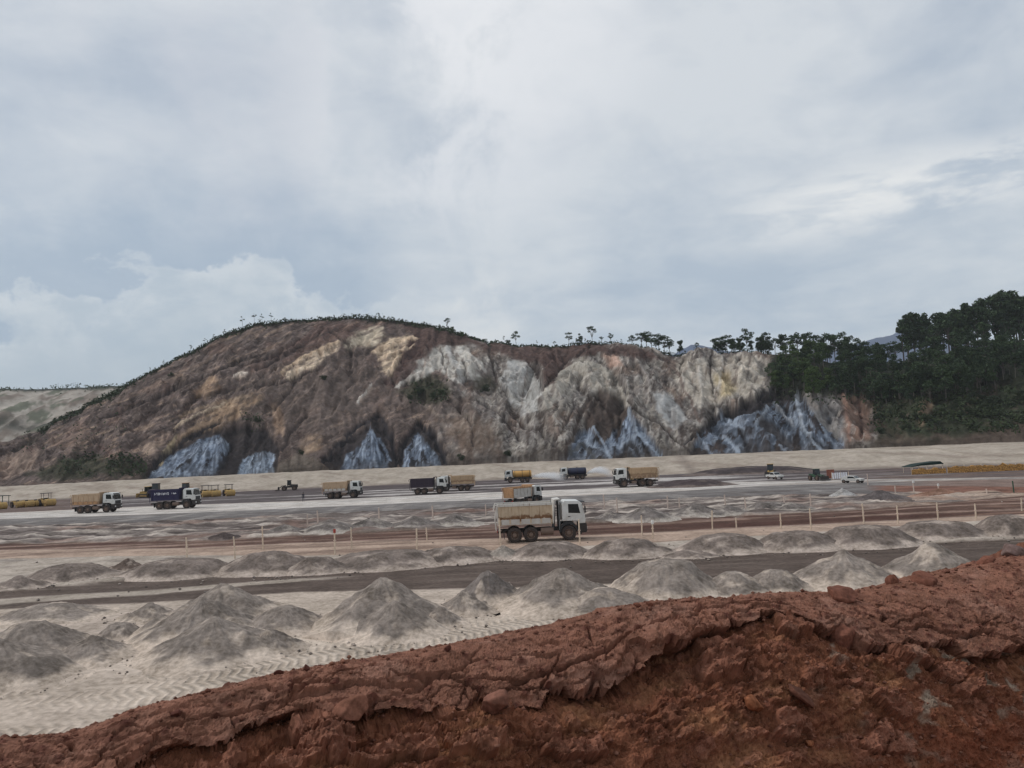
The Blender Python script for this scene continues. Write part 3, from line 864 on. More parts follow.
# paler hillside farther off on the left
NRb, NCb = 60, 220
Ab = np.repeat(np.linspace(-0.98, -0.30, NCb)[None], NRb, 0)
Sb = np.repeat(np.linspace(0, 1.3, NRb)[:, None], NCb, 1)
Yf = 470 + 160 * Sb
cf = np.array([ray(x, y)[[0, 2]] for x, y in [(-80, 386), (0, 388), (30, 389), (60, 388), (100, 386), (130, 385), (180, 377), (260, 372)]])
zrf = H + (np.interp(Ab, cf[:, 0], cf[:, 1]) + 0.0012 * fbm(Ab * 60, Ab * 0, 3, 4)) * 630
Xf = Ab * Yf
nf = ridged(Xf / 22, Sb * 1.6, 4, 91)
nf2 = fbm(Xf / 16 + Yf / 200, Sb * 4.5, 5, 92, .6)
Zf = zrf * np.clip(Sb, 0, 1) ** 0.9 + np.sin(np.pi * np.clip(Sb, 0, 1)) * (6 * nf + 3 * nf2) - np.clip(Sb - 1, 0, 1) * 40
fcol_ = lerp(np.zeros((NRb, NCb, 3)) + alb(152, 143, 133), alb(112, 100, 90), sstep(nf2 + .5 * (nf - .4), 0, 0.35))
fcol_ = lerp(fcol_, alb(80, 84, 68), sstep(fbm(Xf / 20, Sb * 5, 4, 93, .6), 0.05, 0.22) * 0.85)
fcol_ = lerp(fcol_, alb(46, 50, 44), sstep(Sb, 0.93, 0.98))
fcol_ = lerp(fcol_, alb(56, 56, 47), np.exp(-((Zf - 40 - 14 * nf2) / 6) ** 2) * 0.8)
o = link('hill', raw_mesh('hill', np.stack([Xf, Yf, Zf], -1), grid_faces(NRb, NCb), soil_mat('far_hill_soil', 0.12, 1.2, 0.25), True, fcol_))
tag(o, 'pale grey hillside farther away at the left', kind='structure')

# ranges beyond the crest, with haze blue painted into their colour
mt, tt_, tb, _o = mat_new('forest_haze_tint')
tt_.set(tb.inputs['Base Color'], tt_.mix(tt_.noise(tt_.node('ShaderNodeNewGeometry').outputs['Position'], 0.012, 7), c4((0.020, 0.040, 0.095)), c4((0.05, 0.085, 0.17))))
tb.inputs['Roughness'].default_value = 1
for pts, Yd, lb in (([(600, 372), (650, 362), (676, 349), (690, 340), (699, 342), (720, 349), (745, 349), (770, 362), (800, 375)], 2600, 'blue mountain top showing between the skyline trees'),
                    ([(780, 372), (830, 350), (866, 337), (880, 334), (895, 329), (907, 325), (930, 333), (980, 345), (1060, 362)], 3000, 'blue mountain peak showing left of the tall dark trees')):
    q = np.array([at(x, y, Yd) for x, y in pts])
    nx_, ny_ = 160, 50
    xs = np.linspace(q[0, 0], q[-1, 0], nx_)
    top = np.interp(xs, q[:, 0], q[:, 2]) + 6 * fbm(xs / 60, xs * 0, 4, 5)
    sv = np.linspace(-1, 1, ny_)
    X_ = np.repeat(xs[None], ny_, 0)
    S_v = np.repeat(sv[:, None], nx_, 1)
    Y_ = Yd + S_v * 700
    Z_ = top[None] * (1 - np.abs(S_v) ** 0.85) + (np.abs(S_v) ** .3) * (1 - np.abs(S_v)) * 45 * fbm(X_ / 130, Y_ / 130, 4, 8)
    o = link('mountain', raw_mesh('mountain', np.stack([X_, Y_, Z_], -1), grid_faces(ny_, nx_), mt, True))
    tag(o, lb, kind='structure')

# ------------------------------------------------------------------ red earth berm in front of the camera
ca_, sa_ = 0.8803, 0.4744
BO = np.array([-1.47, 2.73])             # foot of the perpendicular from the camera on the berm's crest
BT = np.array([ca_, sa_])
BN = np.array([-sa_, ca_])
sil = [(-40, 742), (0, 735), (60, 731), (100, 719), (135, 705), (200, 690), (250, 676), (300, 666), (400, 650), (470, 637), (512, 629), (560, 617), (600, 606), (650, 600), (705, 596),
       (760, 592), (800, 591), (850, 589), (890, 578), (940, 567), (985, 556), (1024, 539), (1060, 532)]
sa_pts = []
for x, y in sil:
    d = ray(x, y)
    tt = (BO @ BN) / (d[:2] @ BN)
    P_ = d * tt
    sa_pts.append(((P_[:2] - BO) @ BT, P_[2] + H))
sa_pts = np.array(sa_pts)

NA, NB = 1500, 440
av = np.concatenate([np.linspace(-7, -1.0, 70)[:-1], np.linspace(-1.0, 6.8, NA - 70 - 70 + 2)[:-1], np.linspace(6.8, 16, 70)])
NA = len(av)
# profile across the berm: offset towards the pit (+) or the camera (-), height under the crest
prof_pts = np.array([(12.6, -6.95), (6.0, -3.6), (1.6, -0.85), (0.75, -0.30), (0.28, -0.05), (0.0, 0.0), (-0.22, -0.07), (-0.5, -0.26), (-0.75, -0.52), (-1.0, -0.86), (-1.25, -1.10), (-1.6, -1.22), (-3.2, -1.27), (-8.0, -1.3)])
seg = np.concatenate([[0], np.cumsum(np.hypot(*np.diff(prof_pts, axis=0).T))])
s_crest, s_b, s_e = seg[5], seg[3], seg[10]
tv = np.concatenate([np.linspace(0, s_b, 26)[:-1], np.linspace(s_b, s_e + 0.1, NB - 25 - 30)[:-1], np.linspace(s_e + 0.1, seg[-1], 31)])
NB = len(tv)
off = np.interp(tv, seg, prof_pts[:, 0])
hgt = np.interp(tv, seg, prof_pts[:, 1])
# soften the profile's corners
for _ in range(6):
    off[27:-32] = (off[26:-33] + 2 * off[27:-32] + off[28:-31]) / 4
    hgt[27:-32] = (hgt[26:-33] + 2 * hgt[27:-32] + hgt[28:-31]) / 4
AA = np.repeat(av[:, None], NB, 1)
TT = np.repeat(tv[None], NA, 0)
QQ = TT - s_crest                         # metres down the face from the crest (negative behind it)
czk = np.interp(av, sa_pts[:, 0], sa_pts[:, 1])
base0 = czk[:, None] + hgt[None] * (czk[:, None] - 5.43) / 1.3 if False else czk[:, None] + hgt[None]
BX = BO[0] + BT[0] * AA + BN[0] * off[None]
BY = BO[1] + BT[1] * AA + BN[1] * off[None]
BZ = base0
BP = np.stack([BX, BY, BZ], -1)
bx_, by_, bw_ = pix(BP)
# ledge: the dried crust ends in a ragged lip and the soil under it has fallen away
lip_pts = [(-300, 900), (-100, 830), (0, 800), (120, 757), (200, 731), (260, 712), (350, 697), (430, 690), (470, 688), (540, 692), (585, 676), (640, 645), (700, 630), (772, 613), (805, 618), (860, 640), (900, 644), (940, 634), (985, 643), (1024, 634), (1200, 600)]
lip_px = np.array(lip_pts, float)
# the same lip as metres down the face, so that it belongs to the berm and not to the picture
lip_s = []
fr_ = (bw_ > 0.6) & (QQ > -0.3) & (QQ < 1.6)
kk = np.where(fr_.ravel())[0]
fx_, fy_ = bx_.ravel()[kk], by_.ravel()[kk]
for x, y in lip_pts:
    if -60 < x < 1090:
        i = kk[np.argmin((fx_ - x) ** 2 + (fy_ - y) ** 2)]
        lip_s.append((AA.ravel()[i], QQ.ravel()[i]))
lip_s = np.array(sorted(lip_s))
LIP = np.interp(AA, lip_s[:, 0], lip_s[:, 1])
warp_a = 0.06 * fbm(AA / .16, QQ / .16, 3, 3)
warp_q = 0.05 * fbm(AA / .16 + 9, QQ / .16, 3, 4)


def plates(sa__, sq__, seed):
    """broken crust plates: own number, distance to the joint, and how far the plate's middle lies below the lip"""
    u, v = (AA + warp_a) / sa__, (QQ + warp_q) / sq__
    f1_, f2_, cid_ = worley(u, v, seed)
    ix, iy = np.floor(u), np.floor(v)
    best = np.full(u.shape, 9.0)
    cq, caa = np.zeros(u.shape), np.zeros(u.shape)
    for dx in (-1, 0, 1):
        for dy in (-1, 0, 1):
            cx = ix + dx + 0.1 + 0.8 * _hash(ix + dx, iy + dy, seed)
            cy = iy + dy + 0.1 + 0.8 * _hash(ix + dx, iy + dy, seed + 55)
            d_ = np.hypot(u - cx, v - cy)
            nr_ = d_ < best
            cq = np.where(nr_, cy * sq__, cq)
            caa = np.where(nr_, cx * sa__, caa)
            best = np.where(nr_, d_, best)
    return cid_, f2_ - f1_, cq, caa


lipf = lambda a_: np.interp(a_, lip_s[:, 0], lip_s[:, 1])
id1, j1, cq1, ca1 = plates(0.34, 0.15, 201)
id2, j2, cq2, ca2 = plates(0.13, 0.07, 211)
V1 = cq1 - lipf(ca1) + 0.10 * (id1 - .5)
V2 = cq2 - lipf(ca2) + 0.05 * (id2 - .5)
Vs = QQ - LIP + 0.03 * fbm(AA / .08, QQ / .08, 3, 212)
VV = 0.38 * V1 + 0.30 * V2 + 0.32 * Vs
V_ = VV
depth = np.interp(AA, [-1, 0.2, 0.8, 1.4, 1.9, 2.4, 2.9, 3.4, 3.9, 4.4, 5.0, 5.6, 7], [.05, .07, .12, .05, .16, .19, .05, .09, .06, .20, .27, .14, .15])
cut = sstep(VV, -0.004, 0.006)                       # 1 where the crust has dropped away
below = cut
crust = 1 - cut
Vp = np.clip(QQ - LIP, 0, 9)
rec = depth * cut * (0.25 + 0.75 * np.exp(-Vp / np.interp(AA, [0, 2, 4, 5], [.12, .18, .16, .26])))
# half-fallen plates and layered soil below the lip
id3, j3, cq3, ca3 = plates(0.21, 0.085, 221)
V3 = cq3 - lipf(ca3)
keep3 = (id3 > np.interp(V3, [0, .1, .5, 1.0], [.75, .80, .88, .95])) & (V3 > 0)
id4, j4, cq4, ca4 = plates(0.085, 0.045, 231)
V4 = cq4 - lipf(ca4)
keep4 = (id4 > .80) & (V4 > 0)
lum = fbm(AA / 0.11, QQ / 0.08, 4, 113, .6)
n_p = fbm(AA / 0.60, QQ / 0.20, 4, 111, .55)
ter = n_p * 3.4 + 0.30 * fbm(AA / .1, QQ / .08, 3, 112)
tf = ter - np.floor(ter)
terr = (np.floor(ter) + sstep(tf, 0.0, 0.10)) / 3.4
f1, f2, cid = worley(AA / 0.055 + .3 * lum, QQ / 0.045 + .3 * lum, 114)
g1_, g2_, gid = worley(AA / 0.022, QQ / 0.020, 115)
crumb = (0.5 - f1).clip(0) * (cid > 0.45)
fine = (0.5 - g1_).clip(0) * (gid > 0.35)
near_lip = sstep(V_, -0.32, -0.04) * crust
crk = (1 - sstep(j1, 0.01, 0.075)) * sstep(V_, -0.45, -0.12) * sstep(fbm(AA / .5, QQ / .4, 2, 119), -0.25, 0.05)
crk = np.maximum(crk, 0.7 * (1 - sstep(j2, 0.0, 0.09)) * sstep(V_, -0.30, -0.05) * sstep(fbm(AA / .4, QQ / .3, 2, 129), -0.15, 0.15)) * crust
long_c = np.abs(QQ - LIP + 0.13 + 0.05 * fbm(AA / .35, AA * 0, 4, 140, .6))
crk = np.maximum(crk, (1 - sstep(long_c, 0.003, 0.014)) * sstep(fbm(AA / 1.1, AA * 0, 2, 141), -.15, .1) * crust)
tilt = ((id1 - 0.5) * 0.04 + (id2 - .5) * .014) * near_lip
on_face = sstep(QQ, -0.75, -0.35)
flat_r = 1 - sstep(QQ, 1.15, 1.4) * 0.8
D = -rec - 0.055 * crk + tilt
D += cut * (sstep(Vp, .0, .12) * (0.075 * terr + 0.030 * lum) + 0.036 * crumb + 0.016 * fine)
slab = np.clip(sstep(j3, 0.02, 0.07) * keep3, 0, 1)
slab4 = np.clip(sstep(j4, 0.02, 0.10) * keep4, 0, 1)
D += cut * (slab * (0.045 + 0.05 * id3 - .03) + slab4 * 0.022)
D += crust * (0.030 * fbm(AA / .6, QQ / .5, 3, 120) + 0.006 * lum + 0.022 * crumb * (cid > 0.88) + 0.005 * fine * (gid > .7))
D += crust * 0.010 * np.floor(2.0 * fbm(AA / .55, QQ / .16, 4, 142, .6)) * sstep(V_, -0.5, -0.1)
rgh = np.random.RandomState(9).normal(size=D.shape)
D *= 1 - .45 * sstep(QQ - 0.03 * AA, .45, .9) * cut
D += (0.0016 + 0.0012 * cut) * rgh + crust * 0.004 * np.clip(fbm(AA / .03, QQ / .03, 3, 143), 0, 1)
D *= on_face * flat_r
# far right: older boulder-like clods sit on the crest
D += 0.05 * np.clip(fbm(AA / .16, QQ / .14, 3, 121), 0, 1) * sstep(AA, 4.6, 5.4) * on_face * sstep(QQ, 0.02, 0.2)
nt = np.gradient(off), np.gradient(hgt)
ln = np.hypot(*nt) + 1e-9
nx_p, nz_p = -nt[1] / ln, nt[0] / ln      # outward normal in the profile plane
sgn = np.where(nz_p < 0, -1.0, 1.0)
nx_p, nz_p = nx_p * sgn, nz_p * sgn
tx_p, tz_p = nt[0] / ln, nt[1] / ln       # down the face
# the lip droops: crust edge is carried a little down the face over the hollow
droop = (0.004 * depth / 0.14 * np.exp(-(np.clip(-V_, 0, 9) / 0.04)) * crust - np.clip(depth * .9, 0, .16) * np.exp(-np.clip(VV, 0, 9) / .05) * cut) * on_face * flat_r
OFF = off[None] + nx_p[None] * D + tx_p[None] * droop
HGT = base0 + nz_p[None] * D + tz_p[None] * droop
BX = BO[0] + BT[0] * AA + BN[0] * OFF
BY = BO[1] + BT[1] * AA + BN[1] * OFF
BP = np.stack([BX, BY, HGT], -1)
for _ in range(3):                        # settle the crest to its surveyed height
    cx_, cy_, cw_ = pix(BP)
    xs_ = np.arange(-10, 1050, 20.0)
    tgt = np.interp(xs_, [p_[0] for p_ in sil], [p_[1] for p_ in sil])
    ca2_, cd2_ = [], []
    vis = (cw_ > .5) & (QQ > -1.2) & (QQ < 1.0)
    for x_, y_ in zip(xs_, tgt):
        k_ = np.where(vis & (np.abs(cx_ - x_) < 10))
        if len(k_[0]):
            i_ = np.argmin(cy_[k_])
            ca2_.append(AA[k_][i_])
            cd2_.append((cy_[k_][i_] - y_) * cw_[k_][i_] / FPX)
    o_ = np.argsort(ca2_)
    cd2_ = np.convolve(np.pad(np.array(cd2_)[o_], 1, mode='edge'), [.25, .5, .25], 'valid')
    HGT = HGT + np.interp(av, np.array(ca2_)[o_], cd2_)[:, None]
    BP = np.stack([BX, BY, HGT], -1)
bc = np.zeros((NA, NB, 3)) + alb(124, 86, 70)
bc = lerp(bc, alb(136, 101, 86), sstep(fbm(AA / .3, QQ / .2, 4, 131), 0.0, .6) * .7)
bc = lerp(bc, alb(100, 66, 54), sstep(fbm(AA / .12, QQ / .1, 4, 132), 0.05, .5) * .6)
bc = lerp(bc, alb(84, 50, 42), np.clip(crumb * (cid > .80) * 2.2, 0, .9) * crust)
bc = bc * (1 + 0.16 * (id1 - .5) * near_lip)[..., None]
low = lerp(np.zeros_like(bc) + alb(114, 73, 54), alb(138, 97, 70), sstep(fbm(AA / .35, QQ / .2, 4, 133), 0.05, .55) * .7)
low = lerp(low, alb(96, 58, 45), sstep(lum + crumb, 0.10, .6) * .7)
low = lerp(low, alb(142, 130, 115), sstep(fbm(AA / .22, QQ / .12, 3, 134), 0.22, .5) * .75 * sstep(AA, 2.6, 3.4))
low = lerp(low, alb(108, 62, 44), sstep(QQ - 0.04 * AA, 0.62, 0.85) * sstep(AA, 2.6, 3.6) * .8)
low = lerp(low, alb(124, 84, 68), np.clip(slab + .6 * slab4, 0, 1) * .75)
bc = lerp(bc, low, cut)
bc = lerp(bc, alb(112, 84, 72), 1 - sstep(QQ, -3.0, -1.0))
mat_berm = soil_mat('red_soil', 34.0, 0.012, 0.26, tint=(0.74, 0.64, 0.58), mid=0.22)
o = link('earth_bank', raw_mesh('earth_bank', BP, grid_faces(NA, NB)[:, ::-1], mat_berm, False, bc))
tag(o, 'red earth bank with a cracked crust along the foreground', kind='structure')
bpx, bpy_, bpw = (q.ravel() for q in pix(BP))
BPf = BP.reshape(-1, 3)


def berm_at(px, py):
    d = (bpx - px) ** 2 + (bpy_ - py) ** 2
    k = np.where((d < 16) & (bpw > 0.5))[0]
    if len(k) == 0:
        k = np.array([np.argmin(np.where(bpw > 0.5, d, 1e9))])
    return BPf[k[np.argmin(bpw[k])]]


# clods lying on the bank
def clod_mesh(seed, sx, sy, sz, colr, mat):
    rs = np.random.RandomState(seed)
    bm = bmesh.new()
    bmesh.ops.create_icosphere(bm, subdivisions=4, radius=1.0)
    V = np.array([v.co[:] for v in bm.verts])
    pl = rs.normal(size=(11, 3))
    pl /= np.linalg.norm(pl, axis=1)[:, None]
    dd = rs.uniform(0.55, 0.85, 11)
    for n_, d_ in zip(pl, dd):            # broken flat faces
        ex = np.clip(V @ n_ - d_, 0, 9)
        V = V - ex[:, None] * n_ * 0.92
    r_ = 1 + 0.10 * fbm(V[:, 0] * 2 + V[:, 2] + seed, V[:, 1] * 2 - V[:, 2] * .7, 4, seed) + 0.03 * fbm(V[:, 0] * 9 + V[:, 2] * 5, V[:, 1] * 9 - 4 * V[:, 2], 3, seed + 1)
    V = V * r_[:, None] * np.array([sx, sy, sz])
    F_ = np.array([[l.index for l in f.verts] for f in bm.faces])
    bm.free()
    c_ = np.zeros((len(V), 3)) + colr
    c_ = lerp(c_, colr * 0.7, sstep(fbm(V[:, 0] / sx * 3, V[:, 1] / sx * 3 + V[:, 2], 3, seed), 0, .5))
    return raw_mesh('clod', V, F_, mat, True, c_)


mat_clod = soil_mat('clod_soil', 60.0, 0.006, 0.25)
red_, org_ = alb(112, 72, 58), alb(134, 84, 58)
for i, (px, py, wpx, hpx, col_, ang, lb) in enumerate([
        (842, 642, 34, 40, red_, 0.6, 'large angular red clod in the hollow under the crust'),
        (755, 707, 30, 14, org_, -0.6, 'flat orange clod on the lower face of the bank'),
        (800, 694, 40, 13, alb(92, 60, 48), -0.7, 'thin dark slab leaning on the lower face of the bank'),
        (893, 579, 14, 14, red_, 0.2, 'small red clod standing on the crest below the grey cone heap'),
        (352, 712, 40, 20, alb(122, 82, 66), 0.35, 'flat red slab broken off under the crust, left of the cracks'),
        (637, 602, 9, 6, red_, 0.3, 'left one of two small clods side by side on the crest'),
        (650, 601, 9, 6, red_, 0.0, 'right one of two small clods side by side on the crest'),
        (447, 646, 9, 8, alb(84, 50, 42), 0.0, 'small dark clod on the crest below the broad dark heap'),
        (306, 666, 9, 7, alb(84, 50, 42), 0.4, 'small dark clod on the crest, right of its twin lump'),
        (278, 670, 10, 7, alb(84, 50, 42), 0.1, 'small dark clod on the crest, left of its twin lump'),
        (334, 679, 13, 6, alb(90, 54, 44), 0.2, 'dark flat lump on the smooth crust at left'),
        (178, 712, 14, 8, alb(84, 50, 42), 0.2, 'dark lump on the crust near the bottom left'),
        (1012, 551, 30, 16, alb(112, 92, 86), 0.1, 'greyish boulder on the crest at the right edge'),
        (985, 559, 22, 10, red_, 0.3, 'red clod beside the greyish boulder on the crest'),
        (840, 592, 40, 14, red_, 0.05, 'low rounded red lump on the crest below the grey heaps'),
        (925, 577, 34, 12, red_, 0.15, 'long red lump on the crest under the rightmost grey cone'),
        (812, 742, 14, 9, org_, 0.5, 'small orange clod low on the face at right'),
        (497, 704, 34, 26, alb(118, 80, 66), 0.3, 'jagged red crust block hanging beside the deep crack')]):
    P_ = berm_at(px, py)
    dist = pix(P_[None])[2][0]
    sx = 0.5 * wpx * dist / FPX
    sz = 0.5 * hpx * dist / FPX
    o = link('clod', clod_mesh(500 + i, sx, sx * 0.8, sz, col_, mat_clod))
    o.location = (P_[0], P_[1], P_[2] + sz * 0.25)
    o.rotation_euler = (0.25, -ang * 0.6 if wpx > 12 else 0, 0.5 + i)
    if wpx > 20:
        o.rotation_euler = (0.35, -ang, math.atan2(sa_, ca_))
    tag(o, lb, 'clod', 'loose clods on the red bank')
# crumbs nobody could count
rs = np.random.RandomState(5)
bmV, bmF = [], []
ico = [(0, 0, 1), (.9, 0, .3), (.3, .85, .2), (-.7, .5, .3), (-.7, -.5, .2), (.3, -.9, .3), (0, 0, -.5)]
icf = [(0, 1, 2), (0, 2, 3), (0, 3, 4), (0, 4, 5), (0, 5, 1), (6, 2, 1), (6, 3, 2), (6, 4, 3), (6, 5, 4), (6, 1, 5)]
cand = np.where((bpx > -80) & (bpx < 1100) & (bpw > .5) & (bpy_ < 860) & (QQ.ravel() > -0.25) & (QQ.ravel() < 1.3))[0]
pick = rs.choice(cand, 4200, replace=False)
for k in pick:
    r_ = 0.003 + 0.015 * rs.rand() ** 5
    b0 = len(bmV)
    q = BPf[k]
    rt = rs.rand() * 6.3
    for v in ico:
        j = rs.uniform(.7, 1.25)
        x, y, z = v[0] * r_ * j, v[1] * r_ * j, v[2] * r_ * .8 * j
        bmV.append((q[0] + x * math.cos(rt) - y * math.sin(rt), q[1] + x * math.sin(rt) + y * math.cos(rt), q[2] + z + r_ * .2))
    bmF += [tuple(b0 + i for i in f) for f in icf]
cc = np.repeat((np.array([alb(112, 76, 62), alb(126, 88, 72), alb(98, 64, 52)]))[rs.randint(0, 3, len(pick))], 7, 0)
o = link('crumbs', raw_mesh('crumbs', bmV, bmF, mat_clod, True, cc))
tag(o, 'small soil crumbs scattered over the red bank', kind='stuff')

# ------------------------------------------------------------------ heaps of sand and gravel
mat_heap = soil_mat('heap_gravel', 5.0, 0.09, 0.30, mid=0.15)


def heap_mesh(seed, R, hh, flat=0.0, asp=1.0, two=0.0, dark=0.0, detail=1.0, cg=(130, 119, 110), cp=(178, 162, 147)):
    rs_ = np.random.RandomState(seed)
    nr, nth = int(46 * detail) + 10, int(120 * detail) + 24
    r = np.linspace(0, 1.25, nr)[:, None]
    th = np.linspace(0, 2 * math.pi, nth, endpoint=False)[None]
    rim = 1 + 0.22 * fbm(np.cos(th) * 1.3 + seed, np.sin(th) * 1.3, 3, seed)
    X = r * np.cos(th) * rim
    Y = r * np.sin(th) * rim
    wx_ = X + 0.07 * fbm(X * 3 + seed, Y * 3, 3, seed + 21)
    wy_ = Y + 0.07 * fbm(X * 3, Y * 3 + seed, 3, seed + 22)
    q = np.hypot(X, Y) / rim

    def cone(cx, cy, R_, h_, fl):
        d_ = 1 - np.hypot(wx_ - cx, wy_ - cy) / R_
        c_ = np.clip(d_, 0, 1)
        c_ = c_ * (0.80 + 0.20 * c_)
        c_ = np.where(c_ > 1 - fl, (1 - fl) + (c_ - (1 - fl)) * 0.2, c_) / (1 - fl * .8)
        return c_ * h_
    z = cone(0, 0, 1.0, 1.0, flat + .05)
    for k in range(rs_.randint(3, 7)):                            # loads tipped beside or over the first
        a = rs_.uniform(0, 6.3)
        rr_ = rs_.uniform(.25, .75)
        R_ = rs_.uniform(.35, .65)
        z = np.maximum(z, cone(rr_ * math.cos(a), rr_ * math.sin(a), R_, rs_.uniform(.35, .8) * (1 - rr_ * .55), .06 + flat * .5))
    if two:
        z = np.maximum(z, cone(.55 * two, -.15, .6, .62, .05))
    n = fbm(X * 2.2 + seed, Y * 2.2, 4, seed + 1)
    gl = ridged(th * 3.0 + 0 * r + 0.6 * n, r * 1.2 + 0 * th, 3, seed + 2)
    body = np.clip(z * 2.2, 0, 1)
    z = z + body * (0.06 * n + 0.085 * (gl - .4) * np.clip(q * 1.8, 0, 1) * (1 - np.clip(q - .6, 0, 1)) + 0.025 * fbm(X * 8, Y * 8, 3, seed + 3))
    z = np.where(r >= 1.2, -0.06, z)
    V = np.stack([X * R, Y * R * asp, z * hh - 0.02], -1)
    c_g, c_p = alb(*cg), alb(*cp)
    m_ = sstep(z + 0.20 * n + 0.06 * fbm(X * 6, Y * 6, 3, seed + 5), 0.13, 0.36)
    c_ = lerp(np.zeros(V.shape) + c_p, c_g, m_)
    c_ = lerp(c_, c_g * 0.66, sstep(n + .5 * fbm(X * 5, Y * 5, 3, seed + 6), .0, .5) * m_ * (0.6 + dark))
    c_ = lerp(c_, c_g * 0.70, sstep(fbm(th * 9 + .8 * n, r * 2.5, 3, seed + 9), .12, .45) * m_ * .55)
    c_ = lerp(c_, c_p * 1.02, sstep(fbm(X * 2.4, Y * 2.4 + 5, 4, seed + 7), 0.12, .5) * .65)
    F_ = grid_faces(nr, nth, True)
    return raw_mesh('sand_heap', V, F_, mat_heap, True, c_)


def heap(px, py, by, wpx, lb, group, seed, flat=0.0, asp=1.0, two=0.0, dark=0.0, detail=1.0, name='sand_heap', rx=1.0, **kw):
    b_ = G(px, by)
    R = wpx * b_[1] / FPX
    Yc = b_[1] + R * asp * 0.75
    R = wpx * Yc / FPX
    c_ = at(px, py, Yc)
    o = link(name, heap_mesh(seed, R * 1.12, max(c_[2], 0.3), flat, asp, two, dark, detail, **kw))
    o.location = (c_[0], c_[1], 0)
    o.rotation_euler = (0, 0, 0)
    tag(o, lb, 'heap', group)
    return o


g_f = 'front row of grey sand heaps'
FH = [(0, 638, 690, 72, 'dark grey sand heap cut by the left edge of the picture', dict(dark=.3)),
      (30, 621, 664, 60, 'broad low grey heap behind the heap at the left edge', dict(flat=.2)),
      (52, 603, 622, 56, 'long low pale heap beside the dark road at far left', dict(flat=.3, asp=.7)),
      (92, 634, 664, 40, 'small grey heap leaning on the right flank of the far left heaps', dict()),
      (120, 622, 640, 24, 'low dark lump in the pale gap between the two left clusters', dict(flat=.3)),
      (268, 628, 655, 34, 'low dark heap at the right foot of the wide dark front heap', dict(dark=.4)),
      (440, 606, 628, 26, 'low dark heap between the dark heap and the small pointed one', dict(dark=.4)),
      (151, 602, 622, 28, 'small low pale heap alone between the two left clusters', dict()),
      (224, 583, 628, 62, 'tall rear heap of the left cluster, against the dark road', dict(two=-.7)),
      (202, 597, 645, 62, 'middle heap of the left cluster with a bright crest', dict()),
      (214, 616, 664, 68, 'wide dark front heap of the left cluster', dict(dark=.4, two=.8)),
      (226, 639, 662, 24, 'small pale mound at the foot of the left cluster', dict()),
      (283, 606, 634, 44, 'low grey shoulder heap right of the left cluster', dict(flat=.2)),
      (383, 577, 632, 68, 'tall pale-crested heap in front of the dark road, left of the cones', dict(two=.55)),
      (394, 600, 640, 52, 'dark grey heap in front of the tall pale-crested heap', dict(dark=.5)),
      (462, 591, 616, 30, 'small pointed heap next to the red bank, at the end of the tall heap', dict()),
      (488, 570, 606, 38, 'narrow brownish cone between the tall heap and the smooth pointed cone', dict(cg=(112, 103, 97))),
      (561, 567, 612, 62, 'smooth pointed grey cone right of the brownish cone', dict()),
      (604, 588, 616, 52, 'low grey heap at the front foot of the pointed cone', dict(flat=.2)),
      (664, 558, 600, 56, 'broad round-topped heap with a dark notch in its top', dict(flat=.38)),
      (733, 571, 597, 40, 'low smooth round heap right of the notched heap', dict(flat=.2)),
      (775, 569, 594, 34, 'small round heap touching the low smooth one', dict(flat=.3)),
      (842, 549, 590, 54, 'sharp grey cone just above the red bank', dict()),
      (932, 542, 582, 52, 'grey cone farthest right, half behind the red bank', dict())]
for i, (a, b, c, d, lb, kw) in enumerate(FH):
    heap(a, b, c, d, lb, g_f, 900 + i * 13, **kw)
g_m = 'flattened heaps between the dark and the pink road'
c2 = dict(cg=(117, 105, 97), cp=(164, 149, 137), detail=.75)
for i, (a, b, c, d, lb, kw) in enumerate([
        (20, 575, 590, 30, 'small pale heap on the road strip at the left edge', dict()),
        (72, 563, 582, 46, 'wide flattened grey heap, leftmost behind the dark road', dict(flat=.45, dark=.3)),
        (128, 558, 572, 20, 'small brownish lump between two flattened heaps at left', dict(cg=(104, 90, 82))),
        (180, 558, 578, 58, 'long flattened dark heap under the first two left stakes', dict(flat=.5, dark=.4)),
        (268, 551, 574, 54, 'steeper flattened heap under the third stake from the left', dict(flat=.3, dark=.2)),
        (318, 556, 574, 34, 'low heap leaning on the steeper flattened heap', dict(flat=.3)),
        (385, 550, 569, 64, 'long flattened heap between the red-topped stake and the next pair', dict(flat=.5, dark=.35)),
        (455, 546, 563, 46, 'dark flattened heap left of the big truck rear wheels', dict(flat=.5, dark=.6)),
        (503, 545, 560, 22, 'small pale cone holding the stake behind the big truck', dict(cg=(140, 130, 120))),
        (548, 541, 559, 46, 'flattened heap in front of the big truck wheels', dict(flat=.4, dark=.2)),
        (625, 538, 558, 44, 'rounded dark heap just right of the big truck', dict(flat=.42, dark=.35)),
        (690, 550, 558, 30, 'low crumbly pale heap right of the rounded dark heap', dict(flat=.3)),
        (722, 533, 554, 48, 'flattened heap below the stake pair right of the truck', dict(flat=.42, dark=.2)),
        (795, 530, 551, 46, 'flattened heap above the low smooth round heap', dict(flat=.45, dark=.2)),
        (862, 524, 548, 52, 'flattened dark heap behind the sharp grey cone', dict(flat=.45, dark=.3)),
        (935, 520, 541, 52, 'flattened heap behind the rightmost grey cone', dict(flat=.45, dark=.3)),
        (1008, 514, 538, 40, 'flattened heap at the right edge below the last stake', dict(flat=.45, dark=.2))]):
    heap(a, b, c, d, lb, g_m, 1500 + i * 17, asp=0.75, **{**c2, **kw})
g_b = 'low mounds on the churned ground behind the red road'
c3 = dict(cg=(110, 102, 97), cp=(158, 148, 138), detail=.5)
dk3 = dict(cg=(78, 68, 65), cp=(104, 92, 86), detail=.5)
